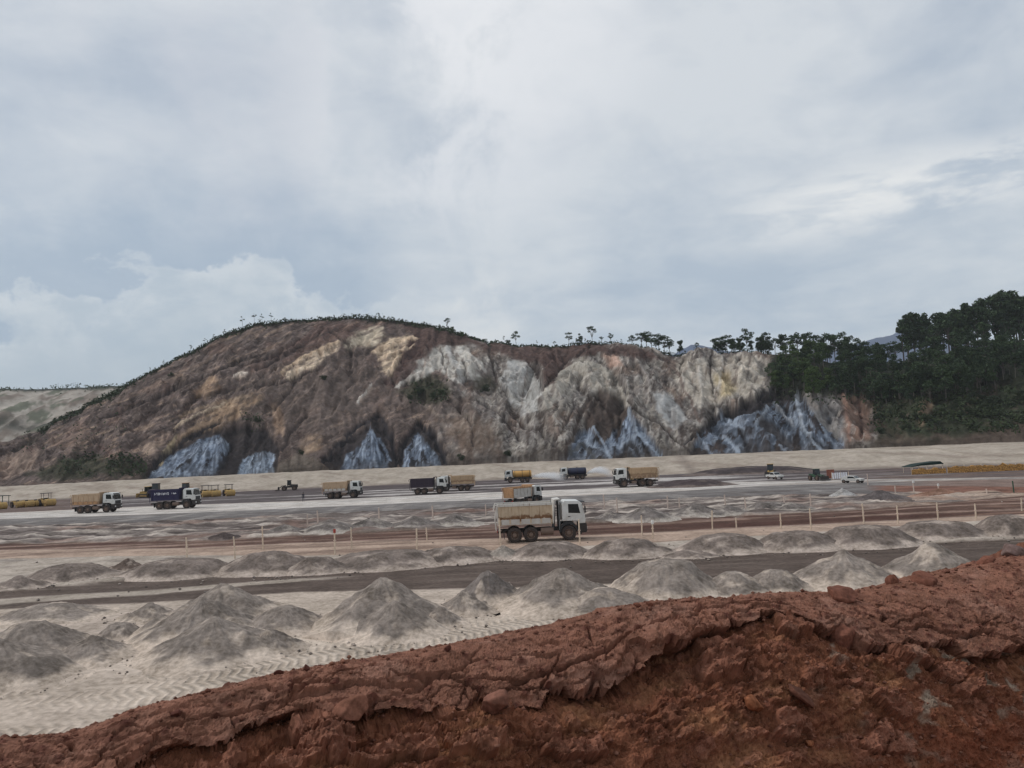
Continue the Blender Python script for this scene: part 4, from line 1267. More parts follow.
for i, (a, b, c, d, lb, kw) in enumerate([
        (224, 532, 540, 22, 'small dark heap on the red road verge, behind the second stake', dk3),
        (285, 524, 534, 24, 'pale mound below the thin stake pair at left', c3),
        (330, 519, 533, 34, 'pale mound right of the thin stake pair at left', c3),
        (372, 517, 530, 30, 'mound with a dark top under the crossed stakes', {**c3, 'dark': .7}),
        (415, 516, 529, 32, 'pale hollowed mound behind the close stake pair', c3),
        (455, 514, 526, 28, 'dark topped mound left of the big truck box', {**c3, 'dark': .7}),
        (610, 511, 522, 24, 'pale mound right of the big truck cab', c3),
        (645, 506, 522, 34, 'long pale mound behind the tall stake pair', c3),
        (695, 503, 517, 34, 'mound with a dark side above the red road', {**c3, 'dark': .7}),
        (728, 505, 516, 30, 'pale mound behind the stake at the red road', c3),
        (768, 501, 511, 26, 'low dark mound with a pale rim', {**c3, 'dark': .6, 'flat': .4}),
        (790, 502, 511, 26, 'small pale mound right of the rimmed dark mound', c3),
        (842, 488, 498, 15, 'low heap of whitish gravel near the white car', dict(cg=(166, 162, 158), cp=(150, 144, 138), detail=.5)),
        (880, 490, 503, 34, 'dark grey heap beside the curved track at right', {**dk3, 'cg': (92, 84, 82)}),
        (690, 479, 487, 40, 'black material heap behind the tailgate of the tan truck', {**dk3, 'flat': .4, 'cg': (72, 62, 62)}),
        (750, 466, 474, 60, 'long low black heap at the foot of the embankment', {**dk3, 'flat': .6, 'cg': (66, 58, 58)}),
        (940, 488, 497, 30, 'reddish mound inside the curved track at right', dict(cg=(128, 96, 80), cp=(148, 120, 104), detail=.5))]):
    heap(a, b, c, d, lb, g_b, 2100 + i * 19, asp=0.7, **kw)

# stones that rolled off the heaps, and gravel strewn between them
rs = np.random.RandomState(17)
sv, sf, sc_ = [], [], []
feet = [(o.location.x, o.location.y, max(v.co.x for v in o.data.vertices)) for o in COL.objects if o.get('group') in (g_f, g_m)]
for k in range(4200):
    if k < 3600:
        fx, fy, fr2 = feet[rs.randint(len(feet))]
        a = rs.uniform(math.pi, 2 * math.pi) if rs.rand() < .8 else rs.uniform(0, math.pi)
        q_ = fr2 * (.72 + abs(rs.normal()) * .22)
        x, y = fx + q_ * math.cos(a), fy + q_ * math.sin(a) * .9
    else:
        y = 22 + 60 * rs.rand() ** 1.5
        x = y * rs.uniform(-.75, .75)
    r_ = (.02 + .09 * rs.rand() ** 6) * (1 if y < 45 else 1.2)
    z = ground_z(x, y)
    b0 = len(sv)
    rt_ = rs.rand() * 6.3
    for v in ico:
        j = rs.uniform(.7, 1.25)
        sv.append((x + (v[0] * math.cos(rt_) - v[1] * math.sin(rt_)) * r_ * j, y + (v[0] * math.sin(rt_) + v[1] * math.cos(rt_)) * r_ * j, z + v[2] * r_ * .75 * j + r_ * .2))
    sf += [tuple(b0 + i for i in f) for f in icf]
    sc_.append((alb(110, 101, 94), alb(92, 84, 79), alb(146, 134, 124))[rs.randint(3)])
o = link('gravel', raw_mesh('gravel', sv, sf, mat_heap, False, np.repeat(np.array(sc_), 7, 0)))
tag(o, 'loose stones strewn round the feet of the heaps', kind='stuff')

# ------------------------------------------------------------------ small mesh builder
class MB:
    def __init__(s):
        s.v, s.f = [], []

    def add(s, V, F_):
        b = len(s.v)
        s.v += [tuple(float(q) for q in p) for p in V]
        s.f += [tuple(b + i for i in f) for f in F_]
        return s

    def box(s, x0, x1, y0, y1, z0, z1):
        V = [(x, y, z) for z in (z0, z1) for x, y in ((x0, y0), (x1, y0), (x1, y1), (x0, y1))]
        return s.add(V, [(3, 2, 1, 0), (4, 5, 6, 7), (0, 1, 5, 4), (1, 2, 6, 5), (2, 3, 7, 6), (3, 0, 4, 7)])

    def prism(s, prof, y0, y1, prof1=None):          # x-z outline carried along y
        p1 = prof1 or prof
        n = len(prof)
        V = [(x, y0, z) for x, z in prof] + [(x, y1, z) for x, z in p1]
        F_ = [tuple(range(n)), tuple(range(2 * n - 1, n - 1, -1))]
        F_ += [(i, i + n, (i + 1) % n + n, (i + 1) % n) for i in range(n)]
        return s.add(V, F_)

    def tube(s, pts, r, n=8, cap=True):
        pts = [Vector(p) for p in pts]
        rr = r if isinstance(r, (list, tuple)) else [r] * len(pts)
        V, F_ = [], []
        for i, p in enumerate(pts):
            d = (pts[min(i + 1, len(pts) - 1)] - pts[max(i - 1, 0)]).normalized()
            a = d.orthogonal().normalized() if abs(d.z) < .99 else Vector((1, 0, 0))
            a = (Vector((0, 0, 1)).cross(d).normalized() if abs(d.z) < .99 else Vector((1, 0, 0)))
            b = d.cross(a)
            for k in range(n):
                t_ = 2 * math.pi * k / n
                V.append(p + a * math.cos(t_) * rr[i] + b * math.sin(t_) * rr[i])
        for i in range(len(pts) - 1):
            for k in range(n):
                F_.append((i * n + k, i * n + (k + 1) % n, (i + 1) * n + (k + 1) % n, (i + 1) * n + k))
        if cap:
            F_ += [tuple(range(n - 1, -1, -1)), tuple(range((len(pts) - 1) * n, len(pts) * n))]
        return s.add(V, F_)

    def lathe(s, prof, c, n=20, axis='y'):           # (radius, offset) pairs turned about an axis through c
        V, F_ = [], []
        m_ = len(prof)
        for k in range(n):
            t_ = 2 * math.pi * k / n
            for r, o_ in prof:
                if axis == 'y':
                    V.append((c[0] + r * math.cos(t_), c[1] + o_, c[2] + r * math.sin(t_)))
                elif axis == 'x':
                    V.append((c[0] + o_, c[1] + r * math.cos(t_), c[2] + r * math.sin(t_)))
                else:
                    V.append((c[0] + r * math.cos(t_), c[1] + r * math.sin(t_), c[2] + o_))
        for k in range(n):
            k2 = (k + 1) % n
            for i in range(m_ - 1):
                F_.append((k * m_ + i, k * m_ + i + 1, k2 * m_ + i + 1, k2 * m_ + i))
        return s.add(V, F_)

    def mesh(s, name, mat, bevel=0.0, smooth=False):
        me = bpy.data.meshes.new(name)
        bm = bmesh.new()
        vs = [bm.verts.new(p) for p in s.v]
        for f in s.f:
            try:
                bm.faces.new([vs[i] for i in f])
            except ValueError:
                pass
        bmesh.ops.recalc_face_normals(bm, faces=bm.faces)
        if bevel:
            bmesh.ops.bevel(bm, geom=[e for e in bm.edges if e.is_manifold and e.calc_face_angle(0) > 0.5], offset=bevel, segments=2, affect='EDGES', profile=0.6, clamp_overlap=True)
        bm.to_mesh(me)
        bm.free()
        me.materials.append(mat)
        if smooth:
            me.polygons.foreach_set('use_smooth', [True] * len(me.polygons))
        return me

    def build(s, name, mat, parent=None, bevel=0.0, smooth=False):
        return link(name, s.mesh(name, mat, bevel, smooth), parent)


def paint_mat(name, colr, rough=0.5, dirt=(0.22, 0.16, 0.12), amt=0.5, rust=0.0, metal=0.0, zlo=0.4, zhi=2.2, belt=None):
    """painted steel with dust thrown up from below and rust runs"""
    m_, t_, b, out = mat_new(name)
    tc = t_.node('ShaderNodeTexCoord').outputs['Object']
    z = t_.node('ShaderNodeSeparateXYZ', {0: t_.node('ShaderNodeNewGeometry').outputs['Position']}).outputs[2]
    n_ = t_.noise(tc, 2.2, 6, 0.6)
    n2_ = t_.noise(t_.vmath('MULTIPLY', tc, (2.5, 2.5, 0.5)), 2.0, 6, 0.65)
    f = t_.math('ADD', t_.smooth(z, zlo, zhi, amt, amt * 0.25), t_.math('MULTIPLY', t_.math('SUBTRACT', n_, 0.5), 1.2), clamp=True)
    c_ = t_.mix(t_.math('MULTIPLY', f, amt * 1.3, clamp=True), c4(colr), c4(dirt))
    if rust:
        c_ = t_.mix(t_.smooth(n2_, 0.62 - 0.2 * rust, 0.78 - 0.2 * rust, 0, 0.85), c_, c4((0.16, 0.065, 0.025)))
    if belt:                                                       # rust that gathers along the side wall above its foot
        oz = t_.math('ADD', t_.node('ShaderNodeSeparateXYZ', {0: tc}).outputs[2], t_.math('MULTIPLY', t_.math('SUBTRACT', n_, 0.5), 0.9))
        bm_ = t_.math('MULTIPLY', t_.smooth(oz, belt[0], belt[0] + .12), t_.smooth(oz, belt[1], belt[1] + .25, 1, 0))
        c_ = t_.mix(t_.math('MULTIPLY', bm_, belt[2]), c_, c4((0.17, 0.080, 0.034)))
        c_ = t_.mix(t_.smooth(n2_, .35, .7, 0, .35), c_, c4((0.36, 0.22, 0.12)))
    t_.set(b.inputs['Base Color'], c_)
    t_.set(b.inputs['Roughness'], t_.smooth(f, 0, 1, rough, 0.9))
    b.inputs['Metallic'].default_value = metal
    bp = t_.node('ShaderNodeBump', {'Strength': 0.3, 'Distance': 0.01, 'Height': n2_})
    t_.l.new(bp.outputs[0], b.inputs['Normal'])
    return m_


def plain(name, colr, rough=0.6, metal=0.0, var=0.2):
    m_, t_, b, out = mat_new(name)
    n_ = t_.noise(t_.node('ShaderNodeTexCoord').outputs['Object'], 4.0, 5, 0.6)
    t_.set(b.inputs['Base Color'], t_.mix(t_.smooth(n_, 0.3, 0.7), c4(np.array(colr) * (1 - var)), c4(np.array(colr) * (1 + var))))
    b.inputs['Roughness'].default_value = rough
    b.inputs['Metallic'].default_value = metal
    return m_


PM = {'white': paint_mat('white_paint', (.70, .70, .67), .5, dirt=(.26, .20, .15), amt=.5, zlo=.9, zhi=3.0),
      'cream': paint_mat('cream_box_paint', (.60, .48, .34), .7, rust=.15, amt=.3, zlo=1.4, zhi=3.2, belt=(1.9, 2.15, 1.0)),
      'dirty_white': paint_mat('dirty_white_steel', (.62, .59, .54), .6, rust=.2, amt=.45, zlo=1.0, zhi=3.6),
      'tan': paint_mat('tan_box_paint', (.56, .40, .26), .7, rust=.2, amt=.3, zlo=1.4, zhi=3.4, belt=(1.5, 1.9, .7)),
      'yellow_tan': paint_mat('yellow_tan_box_paint', (.58, .40, .24), .7, rust=.2, amt=.3, zlo=1.4, zhi=3.4, belt=(1.9, 2.2, .6)),
      'blue': paint_mat('dark_blue_box_paint', (.016, .013, .055), .7, amt=.06),
      'plum': paint_mat('dark_plum_box_paint', (.028, .015, .030), .7, amt=.10),
      'navy': paint_mat('navy_tank_paint', (.012, .016, .050), .5, amt=.1),
      'orange': paint_mat('orange_tank_paint', (.60, .32, .08), .5, amt=.3),
      'rusty': paint_mat('rusty_orange_paint', (.48, .26, .12), .7, rust=.5, amt=.4),
      'yellow': paint_mat('machine_yellow_paint', (.50, .30, .06), .6, amt=.55, rust=.25, zhi=3),
      'green': paint_mat('dark_green_paint', (.02, .07, .035), .5, amt=.2),
      'black': plain('black_plastic', (.018, .018, .019), .6),
      'chassis': plain('dirty_chassis_steel', (.035, .028, .025), .8),
      'tyre': plain('dusty_tyre_rubber', (.050, .036, .030), .9),
      'rim': paint_mat('dusty_rim_paint', (.14, .085, .065), .7, amt=.6),
      'glass': plain('dark_window_glass', (.012, .016, .018), .08, 0, .1),
      'lamp': plain('headlight_glass', (.6, .6, .58), .15),
      'red': plain('red_lamp_plastic', (.35, .02, .015), .35),
      'steel': plain('grey_steel', (.20, .20, .20), .5, .6),
      'letter': plain('white_lettering_paint', (.72, .72, .76), .6)}


def wheel(root, x, y, r=0.64, wd=0.34, side=1, n=24, loc_z=None):
    """tyre with a sunk rim; side is the outward direction"""
    z = r if loc_z is None else loc_z
    t_ = MB().lathe([(r * .56, -wd / 2), (r * .80, -wd / 2), (r * .95, -wd * .46), (r, -wd * .34), (r, wd * .34), (r * .95, wd * .46), (r * .80, wd / 2), (r * .56, wd / 2), (r * .54, 0), (r * .56, -wd / 2)], (0, 0, 0), n)
    for k in range(n):                                            # tread bars
        a0 = 2 * math.pi * k / n
        c_, s_ = math.cos(a0), math.sin(a0)
        tb = MB().box(-.03, .03, -wd * .36, wd * .36, r - .01, r + .025)
        t_.add([(p[0] * c_ + p[2] * s_, p[1], -p[0] * s_ + p[2] * c_) for p in tb.v], tb.f)
    wh = t_.build('wheel', PM['tyre'], root, 0, False)
    wh.location = (x, y, z)
    o_ = side * wd * .30
    rm = MB().lathe([(r * .57, side * wd * .46), (r * .52, side * wd * .44), (r * .46, o_ * .5), (r * .30, o_ * .4), (r * .28, o_ * 1.5), (r * .16, o_ * 1.7), (0.0, o_ * 1.7)], (0, 0, 0), n)
    for k in range(8):
        a0 = 2 * math.pi * k / 8
        rm.lathe([(.0, o_ * .45), (.022, o_ * .45), (.022, o_ * .9), (0, o_ * .9)], (r * .38 * math.cos(a0), 0, r * .38 * math.sin(a0)), 6)
    rm.build('rim', PM['rim'], wh, 0, False)
    return wh


def truck_cab(root, cabm, xf, low=False):
    """cab-over cab whose nose is at xf"""
    z0 = 1.42
    side = [(xf - 2.0, z0 + .25), (xf - .75, z0 + .25), (xf - .5, z0), (xf, z0), (xf + .03, 1.75), (xf - .02, 2.15), (xf - .24, 3.15), (xf - .5, 3.36), (xf - 1.75, 3.42), (xf - 2.0, 3.2)]
    c_ = MB().prism(side, -1.2, 1.2)
    cab = c_.build('cab', cabm, root, 0.06)
    # windscreen lies on the raked front, a little proud
    ws = MB()
    ax, az, bx, bz = xf - .025, 2.22, xf - .215, 3.06
    ws.add([(ax + .015, -1.06, az), (ax + .015, 1.06, az), (bx + .015, 1.0, bz), (bx + .015, -1.0, bz), (ax - .03, -1.06, az), (ax - .03, 1.06, az), (bx - .03, 1.0, bz), (bx - .03, -1.0, bz)],
           [(0, 1, 2, 3), (7, 6, 5, 4), (0, 4, 5, 1), (1, 5, 6, 2), (2, 6, 7, 3), (3, 7, 4, 0)])
    ws.build('windscreen', PM['glass'], root)
    for yy in (-.35, .4):
        MB().tube([(xf + .03, yy, 2.2), (xf - .08, yy + .35, 2.7)], .012, 5).build('wiper', PM['black'], root)
    MB().box(xf - .36, xf + .04, -.95, .95, 3.22, 3.28).build('sun_visor', PM['black'], root, .01)
    MB().box(xf + .022, xf + .06, -.85, .85, 1.46, 2.02).build('grille', PM['black'], root, .01)
    MB().prism([(xf - .5, .62), (xf + .05, .62), (xf + .14, .8), (xf + .10, 1.40), (xf - .5, 1.40)], -1.2, 1.2).build('bumper', PM['chassis'], root, .04)
    for s in (-1, 1):
        MB().box(xf + .115, xf + .15, s * .95 - .17, s * .95 + .17, .92, 1.14).build('headlight', PM['lamp'], root, .01)
        d = MB().prism([(xf - 1.62, 1.69), (xf - .62, 1.69), (xf - .3, 1.8), (xf - .3, 2.16), (xf - .50, 3.2), (xf - 1.62, 3.24)], s * 1.2, s * 1.228).build('door', cabm, root, .008)
        MB().prism([(xf - 1.45, 2.36), (xf - .42, 2.30), (xf - .58, 3.10), (xf - 1.45, 3.12)], s * 1.229, s * 1.237).build('window', PM['glass'], d)
        MB().box(xf - 1.5, xf - 1.3, min(s * 1.23, s * 1.27), max(s * 1.23, s * 1.27), 2.02, 2.08).build('handle', PM['black'], d)
        mr = MB().tube([(xf - .3, s * 1.2, 3.0), (xf - .02, s * 1.42, 3.0)], .02, 6).tube([(xf - .02, s * 1.42, 3.05), (xf - .02, s * 1.42, 2.3)], .02, 6)
        mr.box(xf - .06, xf + .04, s * 1.42 - .13, s * 1.42 + .13, 2.36, 2.90)
        mr.build('mirror', PM['black'], root)
        # arch over the front wheel
        pr = [(xf - 1.47 + .80 * math.cos(a), .70 + .95 * math.sin(a)) for a in np.linspace(.15, math.pi - .05, 12)]
        pr += [(xf - 1.47 + .70 * math.cos(a), .66 + .72 * math.sin(a)) for a in np.linspace(math.pi - .05, .15, 12)]
        MB().prism(pr, s * .80, s * 1.23).build('mudguard', PM['black'], root)
        MB().box(xf - .75, xf - .35, min(s * .9, s * 1.22), max(s * .9, s * 1.22), .5, .6).build('step', PM['chassis'], root)
    MB().tube([(xf - 2.2, .95, 1.0), (xf - 2.2, .95, 3.35), (xf - 2.3, .95, 3.5)], .09, 8).build('air_intake', PM['black'], root)
    MB().tube([(xf - 2.22, -.85, .9), (xf - 2.22, -.85, 3.1)], .08, 8).build('exhaust', PM['steel'], root)
    return cab


def truck_frame(root, xf, detail=True):
    f = MB()
    for s in (-1, 1):
        f.box(-2.0, xf - .4, s * .42 - .05, s * .42 + .05, .82, 1.10)
    for x in (-1.9, -.2, 1.2, 2.4):
        f.box(x, x + .12, -.4, .4, .86, 1.06)
    f.box(-.85, -.55, -.95, .95, .52, .76)
    f.box(.55, .85, -.95, .95, .52, .76)
    f.box(3.9, 4.1, -.95, .95, .52, .72)
    f.build('chassis', PM['chassis'], root)
    for s in (-1, 1):
        for x in (-.7, .72):
            wheel(root, x, s * .98, side=s, wd=.5)
        wheel(root, xf - 1.47, s * 1.02, side=s, wd=.34)
    MB().lathe([(0, -.55), (.30, -.55), (.33, -.5), (.33, .5), (.30, .55), (0, .55)], (2.15, -.98, .86), 14, 'x').build('fuel_tank', PM['rim'], root)
    MB().box(1.75, 2.6, .72, 1.2, .62, 1.08).build('battery_box', PM['rim'], root, .03)
    for s in (-1, 1):
        MB().box(-1.62, -1.58, s * .98 - .26, s * .98 + .26, .35, 1.05).build('mud_flap', PM['black'], root)


def dump_box(root, boxm, railm, lowm, xf, hgt=3.2):
    """open steel tipper body: floor and flared sides, ribs, rails, headboard with its guard, hinged tailgate"""
    x0, x1 = -2.05, xf - 2.85
    zb, zt = 1.62, hgt
    b = MB()
    for s in (-1, 1):
        y0, y1 = s * 1.12, s * 1.24
        V = [(x0, y0, zb), (x1, y0, zb), (x1 + .0, y1, zt), (x0, y1, zt), (x0, y0 - s * .07, zb), (x1, y0 - s * .07, zb), (x1, y1 - s * .07, zt), (x0, y1 - s * .07, zt)]
        b.add(V, [(0, 1, 2, 3), (7, 6, 5, 4), (0, 4, 5, 1), (1, 5, 6, 2), (2, 6, 7, 3), (3, 7, 4, 0)])
    b.box(x0, x1, -1.1, 1.1, zb - .12, zb + .02)
    b.build('dump_box', boxm, root)
    for s in (-1, 1):
        MB().box(x0 - .02, x1 + .05, min(s * 1.16, s * 1.32), max(s * 1.16, s * 1.32), zt - .08, zt + .14).build('top_rail', railm, root, .02)
        pl = MB().box(x0 + .25, x1 - .15, min(s * 1.10, s * 1.20), max(s * 1.10, s * 1.20), zb - .08, zb + .38)
        pl.build('lower_panel', lowm, root, .015)
        for x in np.linspace(x0 + .04, x1 - .16, 6):
            V = [(x, s * 1.13, zb + .0), (x + .14, s * 1.13, zb), (x + .14, s * 1.25, zt - .05), (x, s * 1.25, zt - .05), (x, s * 1.22, zb), (x + .14, s * 1.22, zb), (x + .14, s * 1.315, zt - .05), (x, s * 1.315, zt - .05)]
            MB().add(V, [(0, 1, 2, 3), (7, 6, 5, 4), (0, 4, 5, 1), (1, 5, 6, 2), (2, 6, 7, 3), (3, 7, 4, 0)]).build('rib', boxm, root)
    # headboard leans and carries a short guard towards the cab
    MB().prism([(x1, zb - .1), (x1 + .10, zb - .1), (x1 + .26, zt + .25), (x1 + .72, zt + .34), (x1 + .70, zt + .42), (x1 + .16, zt + .36)], -1.24, 1.24).build('headboard', railm, root, .02)
    MB().tube([(x1 + .12, 0, 1.0), (x1 + .28, 0, 2.9)], .13, 10).build('lift_ram', PM['steel'], root)
    tg = MB().prism([(x0 - .10, zb - .1), (x0, zb - .1), (x0, zt + .0), (x0 - .10, zt)], -1.2, 1.2).build('tailgate', railm, root, .015)
    for s in (-1, 1):
        hg = MB()
        hg.tube([(x0 + .1, s * 1.27, zt + .05), (x0 - .25, s * 1.27, zt + .10), (x0 - .42, s * 1.27, zt - .35)], .06, 6)
        hg.tube([(x0 - .12, s * 1.22, zt - .2), (x0 - .30, s * 1.22, zb + .3), (x0 - .22, s * 1.22, zb - .5)], .05, 6)
        hg.build('gate_arm', railm, tg)
    for s in (-1, 1):
        MB().box(x0 - .16, x0 - .10, s * .95 - .14, s * .95 + .14, .92, 1.06).build('tail_light', PM['red'], root)
    MB().box(x0 - .10, x0 + .1, -1.1, 1.1, .88, 1.1).build('rear_bar', PM['chassis'], root)


def tank_body(root, tm, xf):
    x0, x1 = -1.9, xf - 2.3
    L2 = (x1 - x0) / 2
    t_ = MB().lathe([(0, -L2), (.7, -L2), (.98, -L2 + .12), (1.02, -L2 + .2), (1.02, L2 - .2), (.98, L2 - .12), (.7, L2), (0, L2)], (0, 0, 0), 24, 'x')
    t_.v = [((x0 + x1) / 2 + x, y * 1.12, 2.3 + z * .92) for x, y, z in t_.v]
    t_.build('water_tank', tm, root, 0, True)
    for k in range(3):
        x = x0 + .5 + k * (x1 - x0 - 1.0) / 2
        bnd = MB().lathe([(1.03, -.05), (1.06, -.05), (1.06, .05), (1.03, .05)], (0, 0, 0), 24, 'x')
        bnd.v = [(x + a, b * 1.12, 2.3 + c * .92) for a, b, c in bnd.v]
        bnd.build('tank_band', PM['chassis'], root)
    MB().box(x0 + .2, x1 - .2, -.35, .35, 3.2, 3.28).build('walkway', PM['steel'], root)
    MB().lathe([(0, 0), (.26, 0), (.26, .14), (0, .16)], ((x0 + x1) / 2, 0, 3.25), 12, 'z').build('hatch', PM['steel'], root)
    MB().box(x0, x1, -.9, .9, 1.1, 1.35).build('tank_cradle', PM['chassis'], root)
    MB().tube([(x0 - .15, -1.1, 1.15), (x0 - .15, 1.1, 1.15)], .07, 8).build('spray_bar', PM['steel'], root)


def truck(name, loc, rz, sc, cabm, kind, bodym, lb, railm=None, lowm=None, cat='truck', group='dump trucks working on the pit floor'):
    xf = 5.5
    root = empty(name, loc, rz, sc)
    tag(root, lb, cat, group)
    truck_frame(root, xf)
    truck_cab(root, PM[cabm], xf)
    if kind == 'dump':
        dump_box(root, PM[bodym], PM[railm or bodym], PM[lowm or bodym], xf)
    else:
        tank_body(root, PM[bodym], xf)
    return root


def put(px, py, fwd, sc, xc=1.65):                    # truck whose middle is seen at px, wheels on the ground seen at py
    q = G(px, py)
    x = q[0] - (1 if fwd else -1) * xc * sc
    return (x, q[1], ground_z(x, q[1]) * 0.5)


main = truck('dump_truck', (G(522.5, 541)[0], G(522.5, 541)[1], 0.0), math.radians(2), 0.97, 'white', 'dump', 'cream', 'big white dump truck with rusty cream box, nearest, on the red road', 'dirty_white', 'dirty_white')
truck('dump_truck', put(97, 512.5, True, 1.02), math.radians(-3), 1.02, 'white', 'dump', 'tan', 'white dump truck with tan box, farthest left on the grey road', None, 'rusty')
blue = truck('dump_truck', put(176, 508.5, True, 1.06), math.radians(-2), 1.06, 'white', 'dump', 'blue', 'white cab dump truck with dark blue box and white lettering')
truck('dump_truck', put(343, 498, True, 0.96), math.radians(-2), 0.96, 'white', 'dump', 'tan', 'white cab dump truck with dull tan box, alone beside the standing person', None, 'dirty_white')
truck('dump_truck', put(429, 494, True, 0.93), 0.0, 0.93, 'white', 'dump', 'plum', 'dump truck with dark plum box, parked in front of a yellow one')
truck('dump_truck', (put(456, 491.6, False, 0.95)[0], put(456, 491.6, False, 0.95)[1] + 3.0, 0), math.pi, 0.95, 'white', 'dump', 'yellow_tan', 'yellow tan dump truck whose cab is behind the plum truck')
truck('dump_truck', put(636, 486.6, False, 1.06), math.pi + math.radians(4), 1.06, 'white', 'dump', 'yellow_tan', 'tan dump truck facing left beside the black material heap', None, 'tan')
truck('dump_truck', (G(517, 506)[0], G(517, 506)[1], 0.0), math.radians(48), 0.80, 'white', 'dump', 'dirty_white', 'dump truck with rusty tailgate, half hidden behind the nearest truck', 'rusty', 'dirty_white')
w1 = truck('water_truck', put(519, 482.5, False, 0.90), math.pi, 0.90, 'white', 'tank', 'orange', 'water truck with orange tank spraying water behind it', cat='water truck', group='water trucks spraying the far road')
w2 = truck('water_truck', put(574, 479.5, False, 0.90), math.pi, 0.90, 'white', 'tank', 'navy', 'water truck with navy tank spraying water behind it', cat='water truck', group='water trucks spraying the far road')
# worn white lettering on the blue box: too small in the photograph to be read
rs = np.random.RandomState(8)
for s in (-1,):
    lt = MB()
    for x_0, x_1 in ((-1.45, 1.05), (1.55, 2.45)):
        x = x_0
        while x < x_1 - .15:
            wd = rs.uniform(.20, .26)
            hh = .40 if x_1 < 1.2 else .26
            zc_ = 2.66

            def P(u, v):
                z = zc_ + v
                yy = s * (1.165 + (z - 1.62) / (3.2 - 1.62) * .15)
                return (x + u, yy, z)

            def bar(u0, u1, v0, v1):
                a, b, c, d = P(u0, v0), P(u1, v0), P(u1, v1), P(u0, v1)
                q = [a, b, c, d] + [(p[0], p[1] + s * .018, p[2]) for p in (a, b, c, d)]
                lt.add(q, [(0, 1, 2, 3), (7, 6, 5, 4), (0, 4, 5, 1), (1, 5, 6, 2), (2, 6, 7, 3), (3, 7, 4, 0)])
            k = rs.randint(0, 4)
            bar(0, .07, -hh / 2, hh / 2)
            if k != 1:
                bar(.07, wd, -hh / 2, -hh / 2 + .08)
            if k in (0, 2):
                bar(.07, wd, hh / 2 - .08, hh / 2)
            if k in (1, 2, 3):
                bar(.07, wd, -.04, .04)
            if k in (0, 3):
                bar(wd - .07, wd - .001, -hh / 2 + .081, hh / 2 - .081)
            x += wd + .055
    lt.build('lettering', PM['letter'], blue)


# ------------------------------------------------------------------ water thrown from the spray bars
def spray(px, py, L, lb, hh):
    q = G(px, py)
    n, m_ = 18, 16
    V = []
    for i in range(n):
        t_ = i / (n - 1)
        zc_ = 1.35 * (1 - t_) + hh * 2.2 * t_ * (1 - t_) + 0.4 * t_
        rr_ = 0.25 + 1.9 * t_ ** .7
        for k in range(m_):
            a = 2 * math.pi * k / m_
            V.append((L * t_, rr_ * 1.3 * math.cos(a), max(zc_ + rr_ * math.sin(a), 0.03)))
    F_ = list(grid_faces(n, m_, True))
    b = MB()
    b.add(V, [tuple(int(i) for i in f) for f in F_] + [tuple(range(m_ - 1, -1, -1)), tuple(range((n - 1) * m_, n * m_))])
    mm, t_, _b, out = mat_new('water_mist')
    for l_ in list(t_.l):
        t_.l.remove(l_)
    tc = t_.node('ShaderNodeTexCoord').outputs['Object']
    sp = t_.node('ShaderNodeSeparateXYZ', {0: tc})
    u = t_.math('DIVIDE', sp.outputs[0], L, clamp=True)
    zc_ = t_.math('ADD', t_.math('MULTIPLY_ADD', u, -0.95, 1.35), t_.math('MULTIPLY', t_.math('MULTIPLY', u, t_.math('SUBTRACT', 1.0, u)), hh * 2.2))
    rr_ = t_.math('MULTIPLY_ADD', t_.math('POWER', u, .7), 1.6, .2)
    dz = t_.math('DIVIDE', t_.math('SUBTRACT', sp.outputs[2], zc_), rr_)
    dy = t_.math('DIVIDE', sp.outputs[1], t_.math('MULTIPLY', rr_, 1.3))
    rad = t_.math('SQRT', t_.math('ADD', t_.math('MULTIPLY', dz, dz), t_.math('MULTIPLY', dy, dy)))
    nz = t_.noise(t_.vmath('MULTIPLY', tc, (.6, 1.2, 1.2)), 1.3, 5, .65)
    rad = t_.math('ADD', rad, t_.math('MULTIPLY', t_.math('SUBTRACT', nz, .5), .9))
    dens = t_.math('MULTIPLY', t_.smooth(rad, 0.15, 0.95, 1.0, 0.0), t_.math('MULTIPLY', t_.smooth(u, .25, 1.0, 1.0, 0.0), t_.math('DIVIDE', 1.1, t_.math('ADD', rr_, .25))))
    pv = t_.node('ShaderNodeVolumePrincipled')
    pv.inputs['Color'].default_value = (.985, .985, .99, 1)
    t_.l.new(t_.math('MULTIPLY', dens, 3.2), pv.inputs['Density'])
    t_.l.new(pv.outputs[0], out.inputs['Volume'])
    o_ = b.build('water_spray', mm, None, 0, True)
    o_.location = (q[0], q[1], 0)
    tag(o_, lb, 'spray', 'fans of water behind the water trucks', 'stuff')


spray(532.5, 482, 9.0, 'white fan of water behind the orange water truck', 1.0)
spray(587, 479, 7.0, 'white plume of water behind the navy water truck', 2.2)


